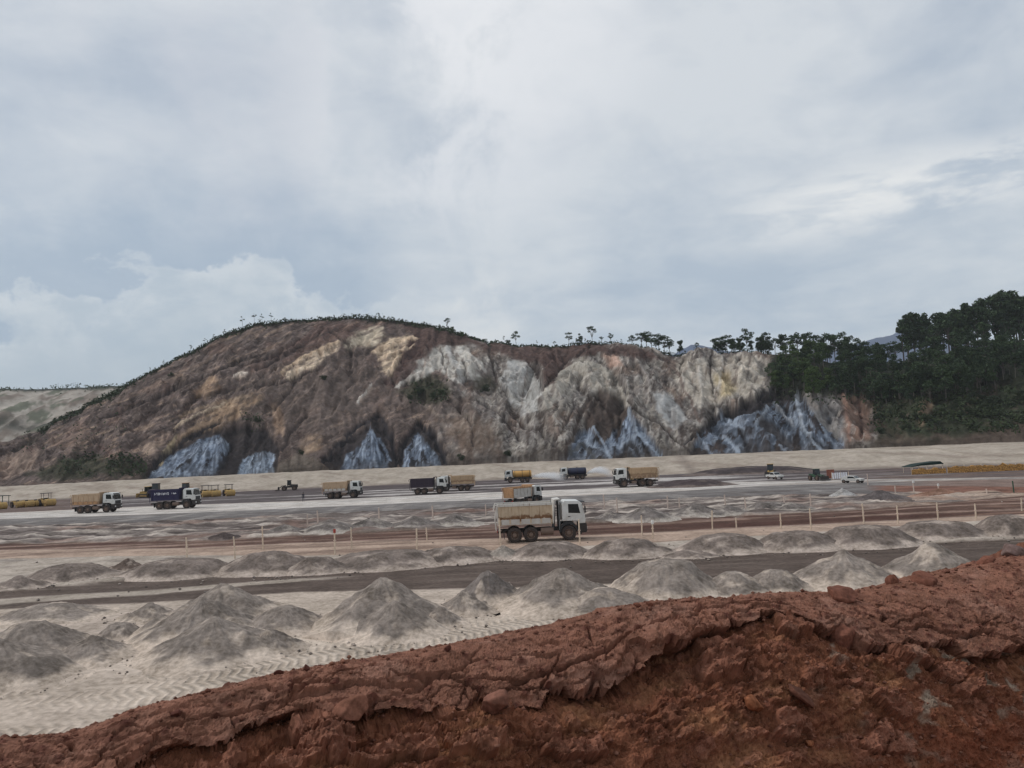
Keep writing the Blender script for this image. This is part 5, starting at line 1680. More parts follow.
# ------------------------------------------------------------------ other machines
def roller(loc, rz, sc, lb, canopy=True, group='road rollers parked in a row'):
    r = empty('road_roller', loc, rz, sc)
    tag(r, lb, 'roller', group)
    MB().lathe([(0, -1.0), (.72, -1.0), (.76, -.95), (.76, .95), (.72, 1.0), (0, 1.0)], (1.55, 0, .76), 24).build('drum', PM['yellow'], r, 0, False)
    y = MB()
    for s in (-1, 1):
        y.box(.6, 2.1, min(s * 1.05, s * 1.17), max(s * 1.05, s * 1.17), .68, .86)
    y.box(.5, .72, -1.17, 1.17, .66, 1.05)
    y.build('drum_yoke', PM['yellow'], r, .02)
    MB().prism([(-2.1, .8), (.45, .8), (.45, 1.25), (-.6, 1.35), (-.8, 1.7), (-2.05, 1.55)], -.85, .85).build('body', PM['yellow'], r, .05)
    for s in (-1, 1):
        wheel(r, -1.15, s * .92, .74, .5, s, 18)
    MB().box(-.55, -.05, -.28, .28, 1.3, 1.75).build('seat', PM['black'], r, .05)
    MB().tube([(.25, 0, 1.2), (.05, 0, 1.75)], .03, 6).tube([(.05, -.2, 1.75), (.05, .2, 1.75)], .025, 6).build('steering_wheel', PM['black'], r)
    if canopy:
        p = MB()
        for x in (-.75, .35):
            for s in (-1, 1):
                p.tube([(x, s * .75, 1.25), (x, s * .75, 2.72)], .045, 6)
        p.build('canopy_post', PM['black'], r)
        MB().box(-1.0, .6, -.95, .95, 2.7, 2.82).build('canopy_roof', PM['black'], r, .03)
    return r


def dozer(loc, rz, sc, lb, m_='yellow', arm=False, cat='bulldozer', name='bulldozer'):
    r = empty(name, loc, rz, sc)
    tag(r, lb, cat)
    for s in (-1, 1):
        pr = [(x_ + .45 * math.cos(a), .46 + .45 * math.sin(a)) for x_, a0 in ((1.25, -math.pi / 2), (-1.25, math.pi / 2)) for a in np.linspace(a0, a0 + math.pi, 8)]
        tk = MB().prism(pr, s * .72, s * 1.2).build('track', PM['chassis'], r)
        MB().box(-1.2, 1.2, s * .95 - .28, s * .95 + .28, .25, .65).build('track_frame', PM[m_], tk)
    MB().prism([(-1.5, .75), (1.75, .75), (1.75, 1.55), (.3, 1.7), (.3, 1.5), (-1.5, 1.4)], -.7, .7).build('body', PM[m_], r, .06)
    MB().prism([(-1.2, 1.45), (.25, 1.45), (.15, 2.72), (-1.1, 2.72)], -.68, .68).build('cab', PM['glass'], r, .04)
    MB().box(-1.3, .35, -.8, .8, 2.72, 2.84).build('cab_roof', PM[m_], r, .03)
    if arm:
        b = MB().tube([(1.2, 0, 1.4), (2.6, 0, 3.0), (3.7, 0, 2.4)], [.2, .17, .13], 8).tube([(3.7, 0, 2.5), (3.9, 0, 1.0)], .13, 8)
        b.build('arm', PM[m_], r)
        MB().prism([(3.6, 1.05), (4.2, .95), (4.1, .3), (3.6, .35)], -.5, .5).build('bucket', PM['chassis'], r)
    else:
        MB().prism([(2.05, .1), (2.28, .1), (2.12, .6), (2.15, 1.15), (1.98, 1.15), (1.95, .6)], -1.55, 1.55).build('blade', PM[m_], r, .02)
        pa = MB()
        for s in (-1, 1):
            pa.tube([(-.2, s * 1.3, .5), (2.0, s * 1.3, .45)], .08, 6)
        pa.build('push_arm', PM[m_], r)
    MB().tube([(1.2, .3, 1.6), (1.2, .3, 2.2)], .06, 6).build('exhaust', PM['black'], r)
    return r


def loader(loc, rz, sc, lb, m_='yellow'):
    r = empty('wheel_loader', loc, rz, sc)
    tag(r, lb, 'loader')
    MB().prism([(-3.0, .9), (-.2, .9), (.9, .95), (.9, 1.35), (-.3, 1.5), (-1.2, 1.9), (-3.0, 1.8)], -.75, .75).build('body', PM[m_], r, .06)
    MB().prism([(-1.1, 1.8), (.2, 1.5), (.1, 3.1), (-1.0, 3.1)], -.72, .72).build('cab', PM['glass'], r, .04)
    MB().box(-1.15, .25, -.8, .8, 3.1, 3.22).build('cab_roof', PM[m_], r, .03)
    for s in (-1, 1):
        for x in (-2.0, 1.1):
            wheel(r, x, s * 1.0, .75, .5, s, 18)
    b = MB()
    for s in (-1, 1):
        b.tube([(.6, s * .45, 1.6), (1.8, s * .45, 1.5), (2.8, s * .45, .7)], .11, 6)
    b.build('lift_arm', PM[m_], r)
    MB().prism([(2.7, .25), (3.9, .15), (3.9, .22), (3.0, .45), (2.9, 1.25), (2.75, 1.25)], -1.35, 1.35).build('bucket', PM['chassis'], r, .02)
    return r


def gpt(px, py):
    q = G(px, py)
    return (q[0], q[1], ground_z(q[0], q[1]))


for px, py, lb, cp in ((205.5, 497, 'left roller of three with drums towards us, behind the blue truck', True),
                       (215, 496.6, 'middle roller of the three with drums towards us', True),
                       (229, 496, 'right roller of three, beside a bright white spot of its cab', True)):
    roller(gpt(px, py), math.radians(-58), 1.0, lb, cp)
for i, (px, py, lb) in enumerate(((18, 507.5, 'leftmost low yellow roller in the far left row'), (27, 507, 'second low yellow roller in the far left row'),
                                  (36, 506.3, 'third low yellow roller in the far left row, left of the roofed one'))):
    roller(gpt(px, py), math.radians(-35), 0.9, lb, False, 'yellow machines parked at the far left')
roller(gpt(46.5, 506), math.radians(-35), 1.05, 'roofed yellow roller at the right end of the far left row', True, 'yellow machines parked at the far left')
dozer(gpt(147, 497.5), math.radians(160), 1.0, 'small yellow bulldozer half behind the blue truck tail')
loader(gpt(157, 497), math.radians(90), 1.1, 'dark wheel loader seen from behind over the blue box', 'plum')
dozer(gpt(187, 493), math.radians(70), 1.05, 'rusty brown bulldozer seen over the cab of the blue truck', 'rusty')
loader(gpt(288, 490.5), math.radians(190), 0.85, 'dark wheel loader below the embankment, left of centre', 'chassis')
dozer((at(638, 479, 176)[0], 176, 0), math.radians(90), 1.0, 'yellow bulldozer seen above the box of the tan truck')
loader((at(771, 478, 165)[0], 165, 0), math.radians(250), 0.85, 'yellow wheel loader behind the small white pickup')
loader(gpt(818, 480.5), math.radians(-75), 0.66, 'small dark green wheel loader near the rusty sign board', 'green')


def pickup(loc, rz, sc, lb, cabm='white', bed=True):
    name = 'pickup_truck' if bed else 'parked_car'
    r = empty(name, loc, rz, sc)
    tag(r, lb, 'pickup' if bed else 'car')
    if bed:
        pr = [(-2.55, .55), (2.45, .5), (2.5, .95), (2.3, 1.05), (1.2, 1.12), (.55, 1.72), (-.75, 1.75), (-.85, 1.12), (-2.55, 1.12)]
    else:
        pr = [(-2.1, .5), (2.1, .45), (2.15, .85), (1.1, 1.0), (.5, 1.45), (-1.2, 1.5), (-2.05, 1.05)]
    MB().prism(pr, -.88, .88).build('body', PM[cabm], r, .06)
    x1 = .5 if bed else .42
    wz = (1.16, 1.66) if bed else (1.02, 1.40)
    for s in (-1, 1):
        MB().prism([(-.68, wz[0]), (1.0, wz[0]), (x1, wz[1]), (-.66, wz[1])], s * .881, s * .892).build('window', PM['glass'], r)
        for x in (-1.55, 1.5):
            wheel(r, x, s * .80, .38, .24, s, 14)
        MB().box(2.42 if bed else 2.05, 2.52 if bed else 2.16, s * .65 - .15, s * .65 + .15, .72, .88).build('headlight', PM['lamp'], r, .01)
    a, b_ = ((1.17, 1.135), (.60, 1.70)) if bed else ((1.07, 1.02), (.53, 1.43))
    MB().add([(a[0] + .03, -.8, a[1]), (a[0] + .03, .8, a[1]), (b_[0] + .03, .72, b_[1]), (b_[0] + .03, -.72, b_[1]), (a[0] - .03, -.8, a[1]), (a[0] - .03, .8, a[1]), (b_[0] - .03, .72, b_[1]), (b_[0] - .03, -.72, b_[1])],
             [(0, 1, 2, 3), (7, 6, 5, 4), (0, 4, 5, 1), (1, 5, 6, 2), (2, 6, 7, 3), (3, 7, 4, 0)]).build('windscreen', PM['glass'], r)
    MB().box(-2.62 if bed else -2.18, -2.5 if bed else -2.05, -.8, .8, .5, .72).build('bumper', PM['black'], r, .02)
    return r


pickup(gpt(775, 479.5), math.radians(-72), 0.78, 'small white pickup parked in front of the yellow wheel loader')
pickup(gpt(853, 483), math.radians(-50), 0.8, 'low white car parked near the whitish gravel heap', 'white', False)

# ------------------------------------------------------------------ site furniture at the far right and left
PM['board'] = plain('rust_red_board_paint', (.24, .075, .045), .7)
PM['bamboo'] = plain('pale_stake_wood', (.66, .53, .40), .8)
PM['pink_wood'] = plain('pinkish_stake_wood', (.60, .47, .39), .8)
PM['net'] = plain('orange_barrier_plastic', (.42, .21, .05), .7, 0, .6)
PM['tarp'] = plain('dark_green_tarpaulin', (.006, .022, .018), 1.0)
q = gpt(831, 480)
r = empty('sign_board', q, math.radians(10))
tag(r, 'rust red upright board between the green excavator and white panels', 'sign')
MB().box(-.75, .75, -.03, .03, .35, 1.9).build('panel', PM['board'], r, .01)
for s in (-.6, .6):
    MB().box(s - .05, s + .05, .032, .12, -.1, 1.95).build('post', PM['bamboo'], r)
r = empty('site_fence', gpt(841, 480), math.radians(6))
tag(r, 'short pale panel fence right of the rust red board', 'fence')
for k in range(7):
    MB().box(-1.6 + k * .42, -1.30 + k * .42, -.02, .02, .3, 1.35).build('panel', PM['letter'], r)
for x in (-1.65, .02, 1.55):
    MB().box(x - .04, x + .04, .025, .10, -.1, 1.45).build('post', PM['bamboo'], r)


def netting(px0, px1, py0, py1, lb, hh=1.35, seed=0):
    a, b = G(px0, py0), G(px1, py1)
    d = b - a
    L = float(np.hypot(d[0], d[1]))
    ang = math.atan2(d[1], d[0])
    r_ = empty('barrier_fence', (a[0], a[1], 0), ang)
    tag(r_, lb, 'barrier', 'orange barriers below the embankment')
    n = int(L / .25)
    xs = np.linspace(0, L, n)
    sag = hh * (0.78 + .34 * fbm(xs / 1.3, xs * 0, 4, seed)) + .10 * np.abs(np.sin(xs * math.pi / 3.0))
    wob = .10 * fbm(xs / 1.0, xs * 0 + 3, 3, seed + 1)
    V = np.zeros((7, n, 3))
    for i in range(7):
        V[i, :, 0] = xs
        V[i, :, 1] = wob + .05 * np.sin(i * 2 + xs * 2)
        V[i, :, 2] = .08 + sag * i / 6
    o_ = link('net', raw_mesh('net', np.concatenate([V, V[::-1] + np.array([0, .03, 0])]), grid_faces(14, n), PM['net'], True), r_)
    k = 0.0
    while k <= L:
        MB().tube([(k, .12, -.1), (k, .12, hh * 1.15)], .05, 6).build('post', PM['bamboo'], r_)
        k += 3.0
    return r_


netting(912, 946, 475, 473.5, 'short orange barrier under the dark green tarpaulin roof', 1.2, 1)
netting(948, 1040, 473.4, 470, 'long orange barrier running out of the picture at right', 1.45, 5)
a_, b_ = G(914, 473.5), G(946, 471.5)
r = empty('shelter', (a_[0], a_[1], 0), math.atan2(b_[1] - a_[1], b_[0] - a_[0]))
L = float(np.hypot(*(b_ - a_)[:2]))
tag(r, 'long dark green tarpaulin shelter behind the short orange barrier', 'shelter')
MB().prism([(0, 1.25), (L * .25, 1.4), (L, 1.5), (L, 1.58), (L * .9, 2.1), (L * .3, 1.8), (0, 1.33)], .4, 3.0).build('roof', PM['tarp'], r)
for x in (0.2, L / 2, L - .2):
    for y in (.5, 2.8):
        MB().tube([(x, y, -.1), (x, y, 1.3 + .2 * x / L)], .05, 6).build('post', PM['bamboo'], r)
q = gpt(2, 506)
r = empty('canopy_frame', q, math.radians(-20))
tag(r, 'dark green canopy on posts cut by the left edge of the picture', 'canopy')
MB().box(-3, 1.6, -1, 1, 2.35, 2.5).build('roof', PM['tarp'], r, .02)
for x in (-2.8, -.9, 1.2):
    for y in (-.8, .8):
        MB().tube([(x, y, -.1), (x, y, 2.4)], .07, 6).build('post', PM['green'], r)
roller(gpt(-2, 509.5), math.radians(-35), 1.0, 'orange yellow roller cut by the left edge of the picture', False, 'yellow machines parked at the far left')

# ------------------------------------------------------------------ survey stakes along the roads
PM['red_tip'] = plain('red_stake_tip', (.35, .05, .03), .8)
PM['white_tip'] = plain('white_stake_tip', (.75, .74, .70), .7)


def stake(px, pb, pt, lb, group, m_='bamboo', tip=None, seed=0):
    q = G(px, pb)
    hh = (pb - pt) * q[1] / FPX
    rs_ = np.random.RandomState(int(px * 10) + int(pb))
    r_ = empty('survey_stake', (q[0], q[1], 0), rs_.uniform(0, 3))
    r_.rotation_euler = (rs_.uniform(-.03, .03), rs_.uniform(-.05, .03), rs_.uniform(0, 3))
    tag(r_, lb, 'stake', group)
    wd = .068 if q[1] < 80 else .085
    MB().tube([(0, 0, -.25), (.01, 0, hh * .5), (0, .012, hh)], [wd, wd * .92, wd * .85], 6).build('stick', PM[m_], r_)
    if tip:
        MB().tube([(0, .012, hh - .28), (0, .012, hh + .02)], wd * 1.5, 6).build('tip', PM[tip], r_)
    if q[1] < 80:
        MB().box(-wd * 1.2, wd * 1.2, -wd * 1.2, wd * 1.2, hh * .55, hh * .55 + .05).build('tie', PM['pink_wood'], r_)
    return r_


gA = 'stakes along the near side of the pink and red road'
gB = 'stakes on the churned ground behind the red road'
gC = 'stakes round the curved track at the far right'
LA = 'pale wooden stake in the row along the red road, right half'
LB = 'thin pale stake on the churned ground between red road and grey bank'
for px, pb, pt, lb, tip in [(187, 559, 538, 'leftmost tall stake on the near side of the red road', None), (235, 559, 537, 'second stake from the left, in front of the small dark heap', None),
                            (263, 550, 527, 'third stake from the left, standing on the far side of a heap', None), (335, 555, 530, 'stake with a red top near the left third of the road', 'red_tip'),
                            (352, 550, 528, 'plain stake just right of the red topped one', None), (417, 552, 529, 'left stake of the close pair left of the big truck', None),
                            (427, 541, 528, 'right, shorter stake of the close pair left of the big truck', None), (501, 547, 519, 'stake in front of the big truck tail', None),
                            (574, 539, 515, 'left stake of two in front of the big truck cab', None), (580, 544, 520, 'right stake of two in front of the big truck cab', None),
                            (642, 536, 516, 'tall stake right of the big truck, left of a short one', None), (653, 539, 521, 'short yellowish stake right of the big truck, with a ragged top', 'white_tip'),
                            (712.5, 530, 511, LA, None), (736.5, 528, 518, 'shortest stake of the right row, beside a tall one', None), (781, 529, 514, LA, None), (811, 530, 509, 'tallest stake of the right row, thick at its foot', None),
                            (864, 524, 504, LA, None), (898, 524, 506, LA, None), (938.5, 521, 503, LA, None), (976, 519, 504, LA, None), (1022, 512, 498, 'last stake of the row, at the right edge', None)]:
    stake(px, pb, pt, lb, gA, 'bamboo', tip)
for px, pb, pt in [(307.6, 532, 515), (318, 526, 511), (369.5, 527, 517), (379, 525, 508), (433, 520, 506), (486, 517, 505), (604.7, 510, 495), (617.6, 515, 498), (668, 509, 496),
                   (680, 513, 498), (725.5, 506, 495), (746, 512, 498), (785, 508, 496), (811, 507, 494)]:
    stake(px, pb, pt, LB, gB, 'pink_wood')
for px, pb, pt, lb, m_, tip in [(868, 485, 474, 'pinkish stake at the right end of the grey bank', 'pink_wood', None), (895.6, 494, 486, 'small pinkish stake on the red soil of the curved track', 'pink_wood', None),
                                (914, 493, 481, 'stake with a white cap in the curved track', 'pink_wood', 'white_tip'), (939, 494, 484, 'stake with a broad pale head in the curved track', 'pink_wood', 'white_tip'),
                                (987, 496, 489, 'short stake at the far bend of the curved track', 'pink_wood', None), (1014, 493, 481, 'dark greenish post near the right edge', 'green', None)]:
    stake(px, pb, pt, lb, gC, m_, tip)

# ------------------------------------------------------------------ the person standing on the grey road
def person(loc, rz, lb):
    bm_v, bm_e, rad = [], [], []

    def v(p, r_, parent=None):
        bm_v.append(p)
        rad.append(r_)
        if parent is not None:
            bm_e.append((parent, len(bm_v) - 1))
        return len(bm_v) - 1
    pel = v((0, 0, .95), .15)
    wst = v((0, 0, 1.12), .13, pel)
    chs = v((0, 0, 1.34), .16, wst)
    nek = v((0, 0, 1.50), .065, chs)
    hd = v((0, .02, 1.60), .09, nek)
    v((0, .015, 1.70), .085, hd)
    for s in (-1, 1):
        hp = v((s * .10, 0, .88), .095, pel)
        kn = v((s * .12, .02, .48), .062, hp)
        an = v((s * .13, -.02, .09), .042, kn)
        v((s * .14, .13, .04), .038, an)
        sh_ = v((s * .19, 0, 1.40), .062, chs)
        eb = v((s * .26, -.03, 1.12), .045, sh_)
        wr = v((s * .27, .04, .87), .028, eb)
        pm = v((s * .27, .06, .80), .032, wr)
        for k in range(4):
            a = v((s * .268 + .001 * k, .035 + .018 * k, .745), .009, pm)
            v((s * .258, .04 + .018 * k, .70 + .006 * abs(k - 1.5)), .008, a)
        a = v((s * .25, .10, .79), .010, pm)
        v((s * .235, .115, .755), .009, a)
    me = bpy.data.meshes.new('person')
    me.from_pydata(bm_v, bm_e, [])
    o_ = bpy.data.objects.new('person', me)
    COL.objects.link(o_)
    md_ = o_.modifiers.new('skin', 'SKIN')
    for i, r_ in enumerate(rad):
        me.skin_vertices[0].data[i].radius = (r_, r_ * .8)
    me.skin_vertices[0].data[0].use_root = True
    sb = o_.modifiers.new('sub', 'SUBSURF')
    sb.levels = sb.render_levels = 2
    m_, t_, b, out = mat_new('dark_work_clothes')
    z = t_.node('ShaderNodeSeparateXYZ', {0: t_.node('ShaderNodeTexCoord').outputs['Object']}).outputs[2]
    c_ = t_.mix(t_.smooth(z, 1.49, 1.50), c4((.03, .03, .04)), c4((.16, .085, .055)))
    t_.set(b.inputs['Base Color'], c_)
    b.inputs['Roughness'].default_value = .9
    me.materials.append(m_)
    o_.location = loc
    o_.rotation_euler = (0, 0, rz)
    tag(o_, lb, 'person')
    hl = MB().lathe([(.15, 0), (.125, .01), (.12, .06), (.08, .12), (0, .14)], (0, .015, 1.66), 14, 'z').build('helmet', PM['black'], o_, 0, True)


person(gpt(303.3, 501.8), math.radians(200), 'person in dark clothes standing on the pale grey road')

# ------------------------------------------------------------------ trees and scrub
def leaf_mat(name, c0, c1):
    m_, t_, b, out = mat_new(name)
    r_ = t_.node('ShaderNodeObjectInfo').outputs['Random']
    n_ = t_.noise(t_.node('ShaderNodeNewGeometry').outputs['Position'], 0.45, 4, 0.6)
    f = t_.math('ADD', t_.math('MULTIPLY', r_, 0.45), t_.smooth(n_, .3, .7, 0, .6), clamp=True)
    t_.set(b.inputs['Base Color'], t_.mix(f, c4(c0), c4(c1)))
    b.inputs['Roughness'].default_value = .75
    b.inputs['Specular IOR Level'].default_value = .2
    return m_


LM = {'dark': leaf_mat('dark_foliage', (.019, .036, .018), (.062, .096, .040)),
      'mid': leaf_mat('green_foliage', (.034, .062, .020), (.085, .125, .035)),
      'scrub': leaf_mat('scrub_foliage', (.019, .030, .014), (.055, .074, .030)),
      'bark': plain('grey_bark', (.11, .095, .08), .9)}


def leaves(rs_, centres, n, size, flat=0.6):
    """many small leaf sprays spread through clump volumes"""
    V, F_ = [], []
    for (cx, cy, cz, rx, rz_) in centres:
        d = rs_.normal(size=(n, 3))
        d /= np.linalg.norm(d, axis=1)[:, None]
        rr = rs_.uniform(.25, 1.0, n) ** .5
        P_ = d * rr[:, None] * np.array([rx, rx, rz_]) + np.array([cx, cy, cz])
        a = rs_.normal(size=(n, 3))
        a /= np.linalg.norm(a, axis=1)[:, None]
        b = np.cross(a, rs_.normal(size=(n, 3)))
        b /= np.linalg.norm(b, axis=1)[:, None] + 1e-9
        s_ = size * rs_.uniform(.6, 1.3, n)[:, None]
        q = np.stack([P_ - a * s_, P_ + b * s_ * .45, P_ + a * s_, P_ - b * s_ * .45], 1)
        b0 = len(V) * 4
        V.append(q.reshape(-1, 3))
    V = np.concatenate(V)
    F_ = np.arange(len(V)).reshape(-1, 4)
    return V, F_


def tree_meshes(kind, seed):
    rs_ = np.random.RandomState(seed)
    tr = MB()
    Ht = 14.0
    cen = []
    if kind == 'umbrella':
        fork = rs_.uniform(.30, .45) * Ht
        lean = rs_.uniform(-.5, .5)
        tr.tube([(0, 0, -1), (lean * .4, 0, fork * .5), (lean, 0, fork)], [.26, .2, .16], 6)
        nb_ = rs_.randint(8, 12)
        for k in range(nb_):
            a = 2 * math.pi * k / nb_ + rs_.uniform(-.4, .4)
            R = rs_.uniform(1.2, 3.4)
            zt = Ht * rs_.uniform(.58, .98) - R * .30
            e = (lean + R * math.cos(a), R * math.sin(a), zt)
            tr.tube([(lean, 0, fork), (lean + R * .4 * math.cos(a), R * .4 * math.sin(a), fork + (zt - fork) * .6), e], [.12, .08, .04], 5, False)
            cen.append((e[0], e[1], e[2] + .2, rs_.uniform(1.1, 1.9), rs_.uniform(.7, 1.1)))
        cen.append((lean, 0, Ht * .94, 1.6, .9))
        V, F_ = leaves(rs_, cen, 62, .46)
    elif kind == 'tall':
        lean = rs_.uniform(-.6, .6)
        tr.tube([(0, 0, -1), (lean * .3, 0, Ht * .5), (lean, 0, Ht * .95)], [.25, .17, .05], 6)
        for k in range(17):
            t_ = rs_.uniform(.32, .97)
            a = rs_.uniform(0, 6.3)
            R = rs_.uniform(.5, 2.3) * (1.25 - t_ * .75)
            c_ = (lean * t_ + R * math.cos(a), R * math.sin(a), Ht * t_)
            tr.tube([(lean * t_, 0, Ht * t_ - R * .8), c_], [.08, .03], 5, False)
            cen.append((*c_, rs_.uniform(.9, 1.5), rs_.uniform(.7, 1.2)))
        cen.append((lean, 0, Ht * .96, .9, .9))
        V, F_ = leaves(rs_, cen, 60, .46)
    elif kind == 'broad':
        tr.tube([(0, 0, -1), (.2, 0, Ht * .35), (0, 0, Ht * .7)], [.3, .22, .1], 6)
        for k in range(17):
            a = rs_.uniform(0, 6.3)
            R = rs_.uniform(.6, 3.6)
            z = Ht * rs_.uniform(.30, .95)
            R *= math.sqrt(max(.12, 1 - ((z / Ht - .55) / .48) ** 2))
            c_ = (R * math.cos(a), R * math.sin(a), z)
            tr.tube([(0, 0, z * .75), c_], [.09, .03], 5, False)
            cen.append((*c_, rs_.uniform(1.2, 1.9), rs_.uniform(.9, 1.5)))
        V, F_ = leaves(rs_, cen, 75, .50)
    elif kind == 'bush':
        tr.tube([(0, 0, -1), (.1, 0, Ht * .5)], [.18, .06], 5)
        for k in range(9):
            a = rs_.uniform(0, 6.3)
            R = rs_.uniform(.0, 3.6)
            cen.append((R * math.cos(a), R * math.sin(a), Ht * rs_.uniform(.12, .75) * (1 - R / 7), rs_.uniform(1.5, 2.4), rs_.uniform(1.6, 2.6)))
        V, F_ = leaves(rs_, cen, 90, .6)
    else:                                                         # sparse sapling
        lean = rs_.uniform(-2.0, 2.5)
        tr.tube([(0, 0, -1), (lean * .3, 0, Ht * .5), (lean, 0, Ht)], [.2, .14, .05], 5)
        for k in range(5):
            t_ = rs_.uniform(.55, 1.0)
            a = rs_.uniform(0, 6.3)
            R = rs_.uniform(.6, 2.4)
            c_ = (lean * t_ + R * math.cos(a), R * math.sin(a), Ht * t_)
            tr.tube([(lean * t_ * .9, 0, Ht * t_ * .9), c_], [.08, .03], 5, False)
            cen.append((*c_, rs_.uniform(.8, 1.4), rs_.uniform(.5, .8)))
        V, F_ = leaves(rs_, cen, 45, .45)
    return tr, V, F_


TP = {}
for kind, nvar, lm in (('umbrella', 5, 'dark'), ('tall', 6, 'dark'), ('broad', 5, 'dark'), ('bush', 4, 'scrub'), ('sparse', 3, 'dark'), ('green', 3, 'mid')):
    TP[kind] = []
    for i in range(nvar):
        tr, V, F_ = tree_meshes('broad' if kind == 'green' else kind, 70 + 11 * i + len(kind))
        TP[kind].append((tr.mesh('trunk', LM['bark']), raw_mesh('crown', V, F_, LM[lm], False)))
rt = np.random.RandomState(77)


def tree(kind, P_, hpx, lb, group, cat='tree', name=None, wide=1.0, var=None):
    tm, cm = TP[kind][rt.randint(len(TP[kind])) if var is None else var]
    dist = pix(np.array([P_]))[2][0]
    s_ = hpx * dist / FPX / 14.0
    nm = name or {'umbrella': 'eucalyptus_tree', 'tall': 'eucalyptus_tree', 'broad': 'broadleaf_tree', 'green': 'broadleaf_tree', 'bush': 'shrub', 'sparse': 'young_tree'}[kind]
    r_ = empty(nm, P_, rt.uniform(0, 6.3))
    r_.scale = (s_ * wide, s_ * wide, s_)
    tag(r_, lb, cat, group)
    link('trunk', tm, r_)
    link('crown', cm, r_)
    return r_


def crest_near(px):
    return crest_at(px, -0.004)


gS = 'trees standing along the skyline'
# slender saplings on the left brow
for px, hp in ((150, 5), (163, 6), (190, 8), (205, 7), (214, 6), (224, 6)):
    tree('sparse', crest_near(px), hp, 'tiny thin tree on the descending left brow of the hill', gS, wide=1.2)
for px, hp in ((243, 13), (255, 12), (262, 10), (271, 10)):
    tree('sparse', crest_near(px), hp, 'thin sparse tree in the small group at the left end of the hilltop', gS, wide=1.0)
for px, hp, k, lb in ((447, 12, 'umbrella', 'pale airy tree left of the green bush on the hilltop'), (505, 8, 'sparse', 'faint thin tree left of the lone tree in the saddle'),
                      (517, 15, 'umbrella', 'lone airy tree in the saddle of the skyline'), (508, 8, 'bush', 'round shrub at the foot of the lone airy tree'),
                      (538, 6, 'sparse', 'tiny tree in the middle of the saddle'), (555, 6, 'umbrella', 'small dark tree at the start of the right hilltop'),
                      (569, 14, 'umbrella', 'left tree of three on the right hilltop, narrow crown'), (580, 12, 'broad', 'low round tree between two taller ones on the right hilltop'),
                      (592, 18, 'umbrella', 'tall umbrella shaped tree on the right hilltop'), (602, 8, 'umbrella', 'small tree at the right foot of the umbrella tree'),
                      (611, 11, 'umbrella', 'small flat topped tree alone right of the umbrella tree'), (622, 6, 'sparse', 'faint thin tree between the flat topped tree and the grove'),
                      (681, 17, 'broad', 'round tree at the right end of the grove, beside the blue mountain'), (697, 9, 'umbrella', 'small dark tree in front of the blue mountain top')):
    tree(k, crest_near(px), hp, lb, gS)
for px, hp in ((632, 12), (641, 16), (647, 19), (653, 18), (659, 19), (665, 19), (670, 17), (656, 12)):
    tree('umbrella', crest_near(px), hp, 'slender dark tree within the grove left of the blue mountain', gS, wide=1.35)
for px, hp in ((718, 12), (722, 18), (728, 20), (733, 16), (739, 13), (744, 12), (752, 14), (760, 13), (766, 22), (776, 17), (786, 18)):
    tree('umbrella' if hp > 15 else 'broad', crest_near(px), hp, 'dark tree on the rim above the pale cliff, right of the blue mountain', gS)
tree('umbrella', crest_near(748), 25, 'tallest leaning tree above the pale cliff rim', gS)
for px, hp in ((793, 22), (798, 25), (805, 24), (812, 27), (820, 26), (828, 30), (836, 29), (842, 32), (850, 30), (858, 29), (866, 25), (874, 22), (882, 22), (890, 23), (897, 25)):
    tree('umbrella', crest_near(px), hp, 'flat topped tree rising over the forest left of the tall stand', gS)
gF = 'dense forest on the right slope'
for i in range(26):
    px = rt.uniform(716, 906)
    tree('broad', crest_at(px, -rt.uniform(.0, .03)), rt.uniform(11, 18) + (4 if px > 780 else 0), 'bushy dark tree filling the skyline between the taller flat topped ones', gS, wide=1.1)
for px, hp in ((905, 44), (910, 47), (916, 50), (922, 48), (928, 46)):
    tree('tall', crest_near(px), hp, 'tall dark tree at the left edge of the tall stand, by the blue peak', gF)
for i in range(40):
    px = rt.uniform(930, 1045)
    top = np.interp(px, [930, 950, 970, 1000, 1045], [318, 308, 302, 291, 296]) + rt.uniform(-3, 14)
    q = crest_at(px, -rt.uniform(0.0, .10))
    by = pix(q[None])[1][0]
    tree(rt.choice(['tall', 'tall', 'umbrella']), q, by - top, 'tall dark tree inside the tall stand at the upper right', gF, wide=1.1)
low_x, low_y = [768, 790, 830, 880, 920, 960, 1000, 1045], [388, 394, 397, 402, 402, 394, 386, 380]
top_x, top_y = [768, 800, 840, 880, 905, 930, 960, 1000, 1045], [352, 346, 342, 348, 352, 342, 338, 328, 322]
for i in range(170):
    px = rt.uniform(772, 1045)
    lo, hi = np.interp(px, low_x, low_y), np.interp(px, top_x, top_y) + 14
    by = hi + (lo - hi) * rt.uniform(0, 1) ** .8
    q = hill_at(px, by, 4)
    grn = px < 830 and rt.rand() < .4
    tree('green' if grn else rt.choice(['broad', 'broad', 'tall', 'umbrella']), q, rt.uniform(16, 30) if px < 900 else rt.uniform(18, 34),
         'lighter green tree at the left end of the forest' if grn else 'dark tree within the dense forest on the right slope', gF, wide=1.15)
for px, py, hp, lb in ((783, 388, 15, 'bright green bush at the lower left corner of the forest'), (823, 391, 13, 'bright green bush under the forest edge, above the blue rock'),
                       (790, 356, 18, 'light green tree at the upper left corner of the forest')):
    tree('green', hill_at(px, py), hp, lb, gF, wide=1.3)
for i in range(34):
    px = rt.uniform(872, 1040)
    py = rt.uniform(394, np.interp(px, [872, 940, 1040], [434, 424, 410]))
    tree('bush', hill_at(px, py), rt.uniform(6, 13), 'green bush on the bank below the dense forest at right', 'bushes on the bank below the forest', 'bush', 'shrub', wide=1.4)
gB_ = 'bushes growing on the hillside'
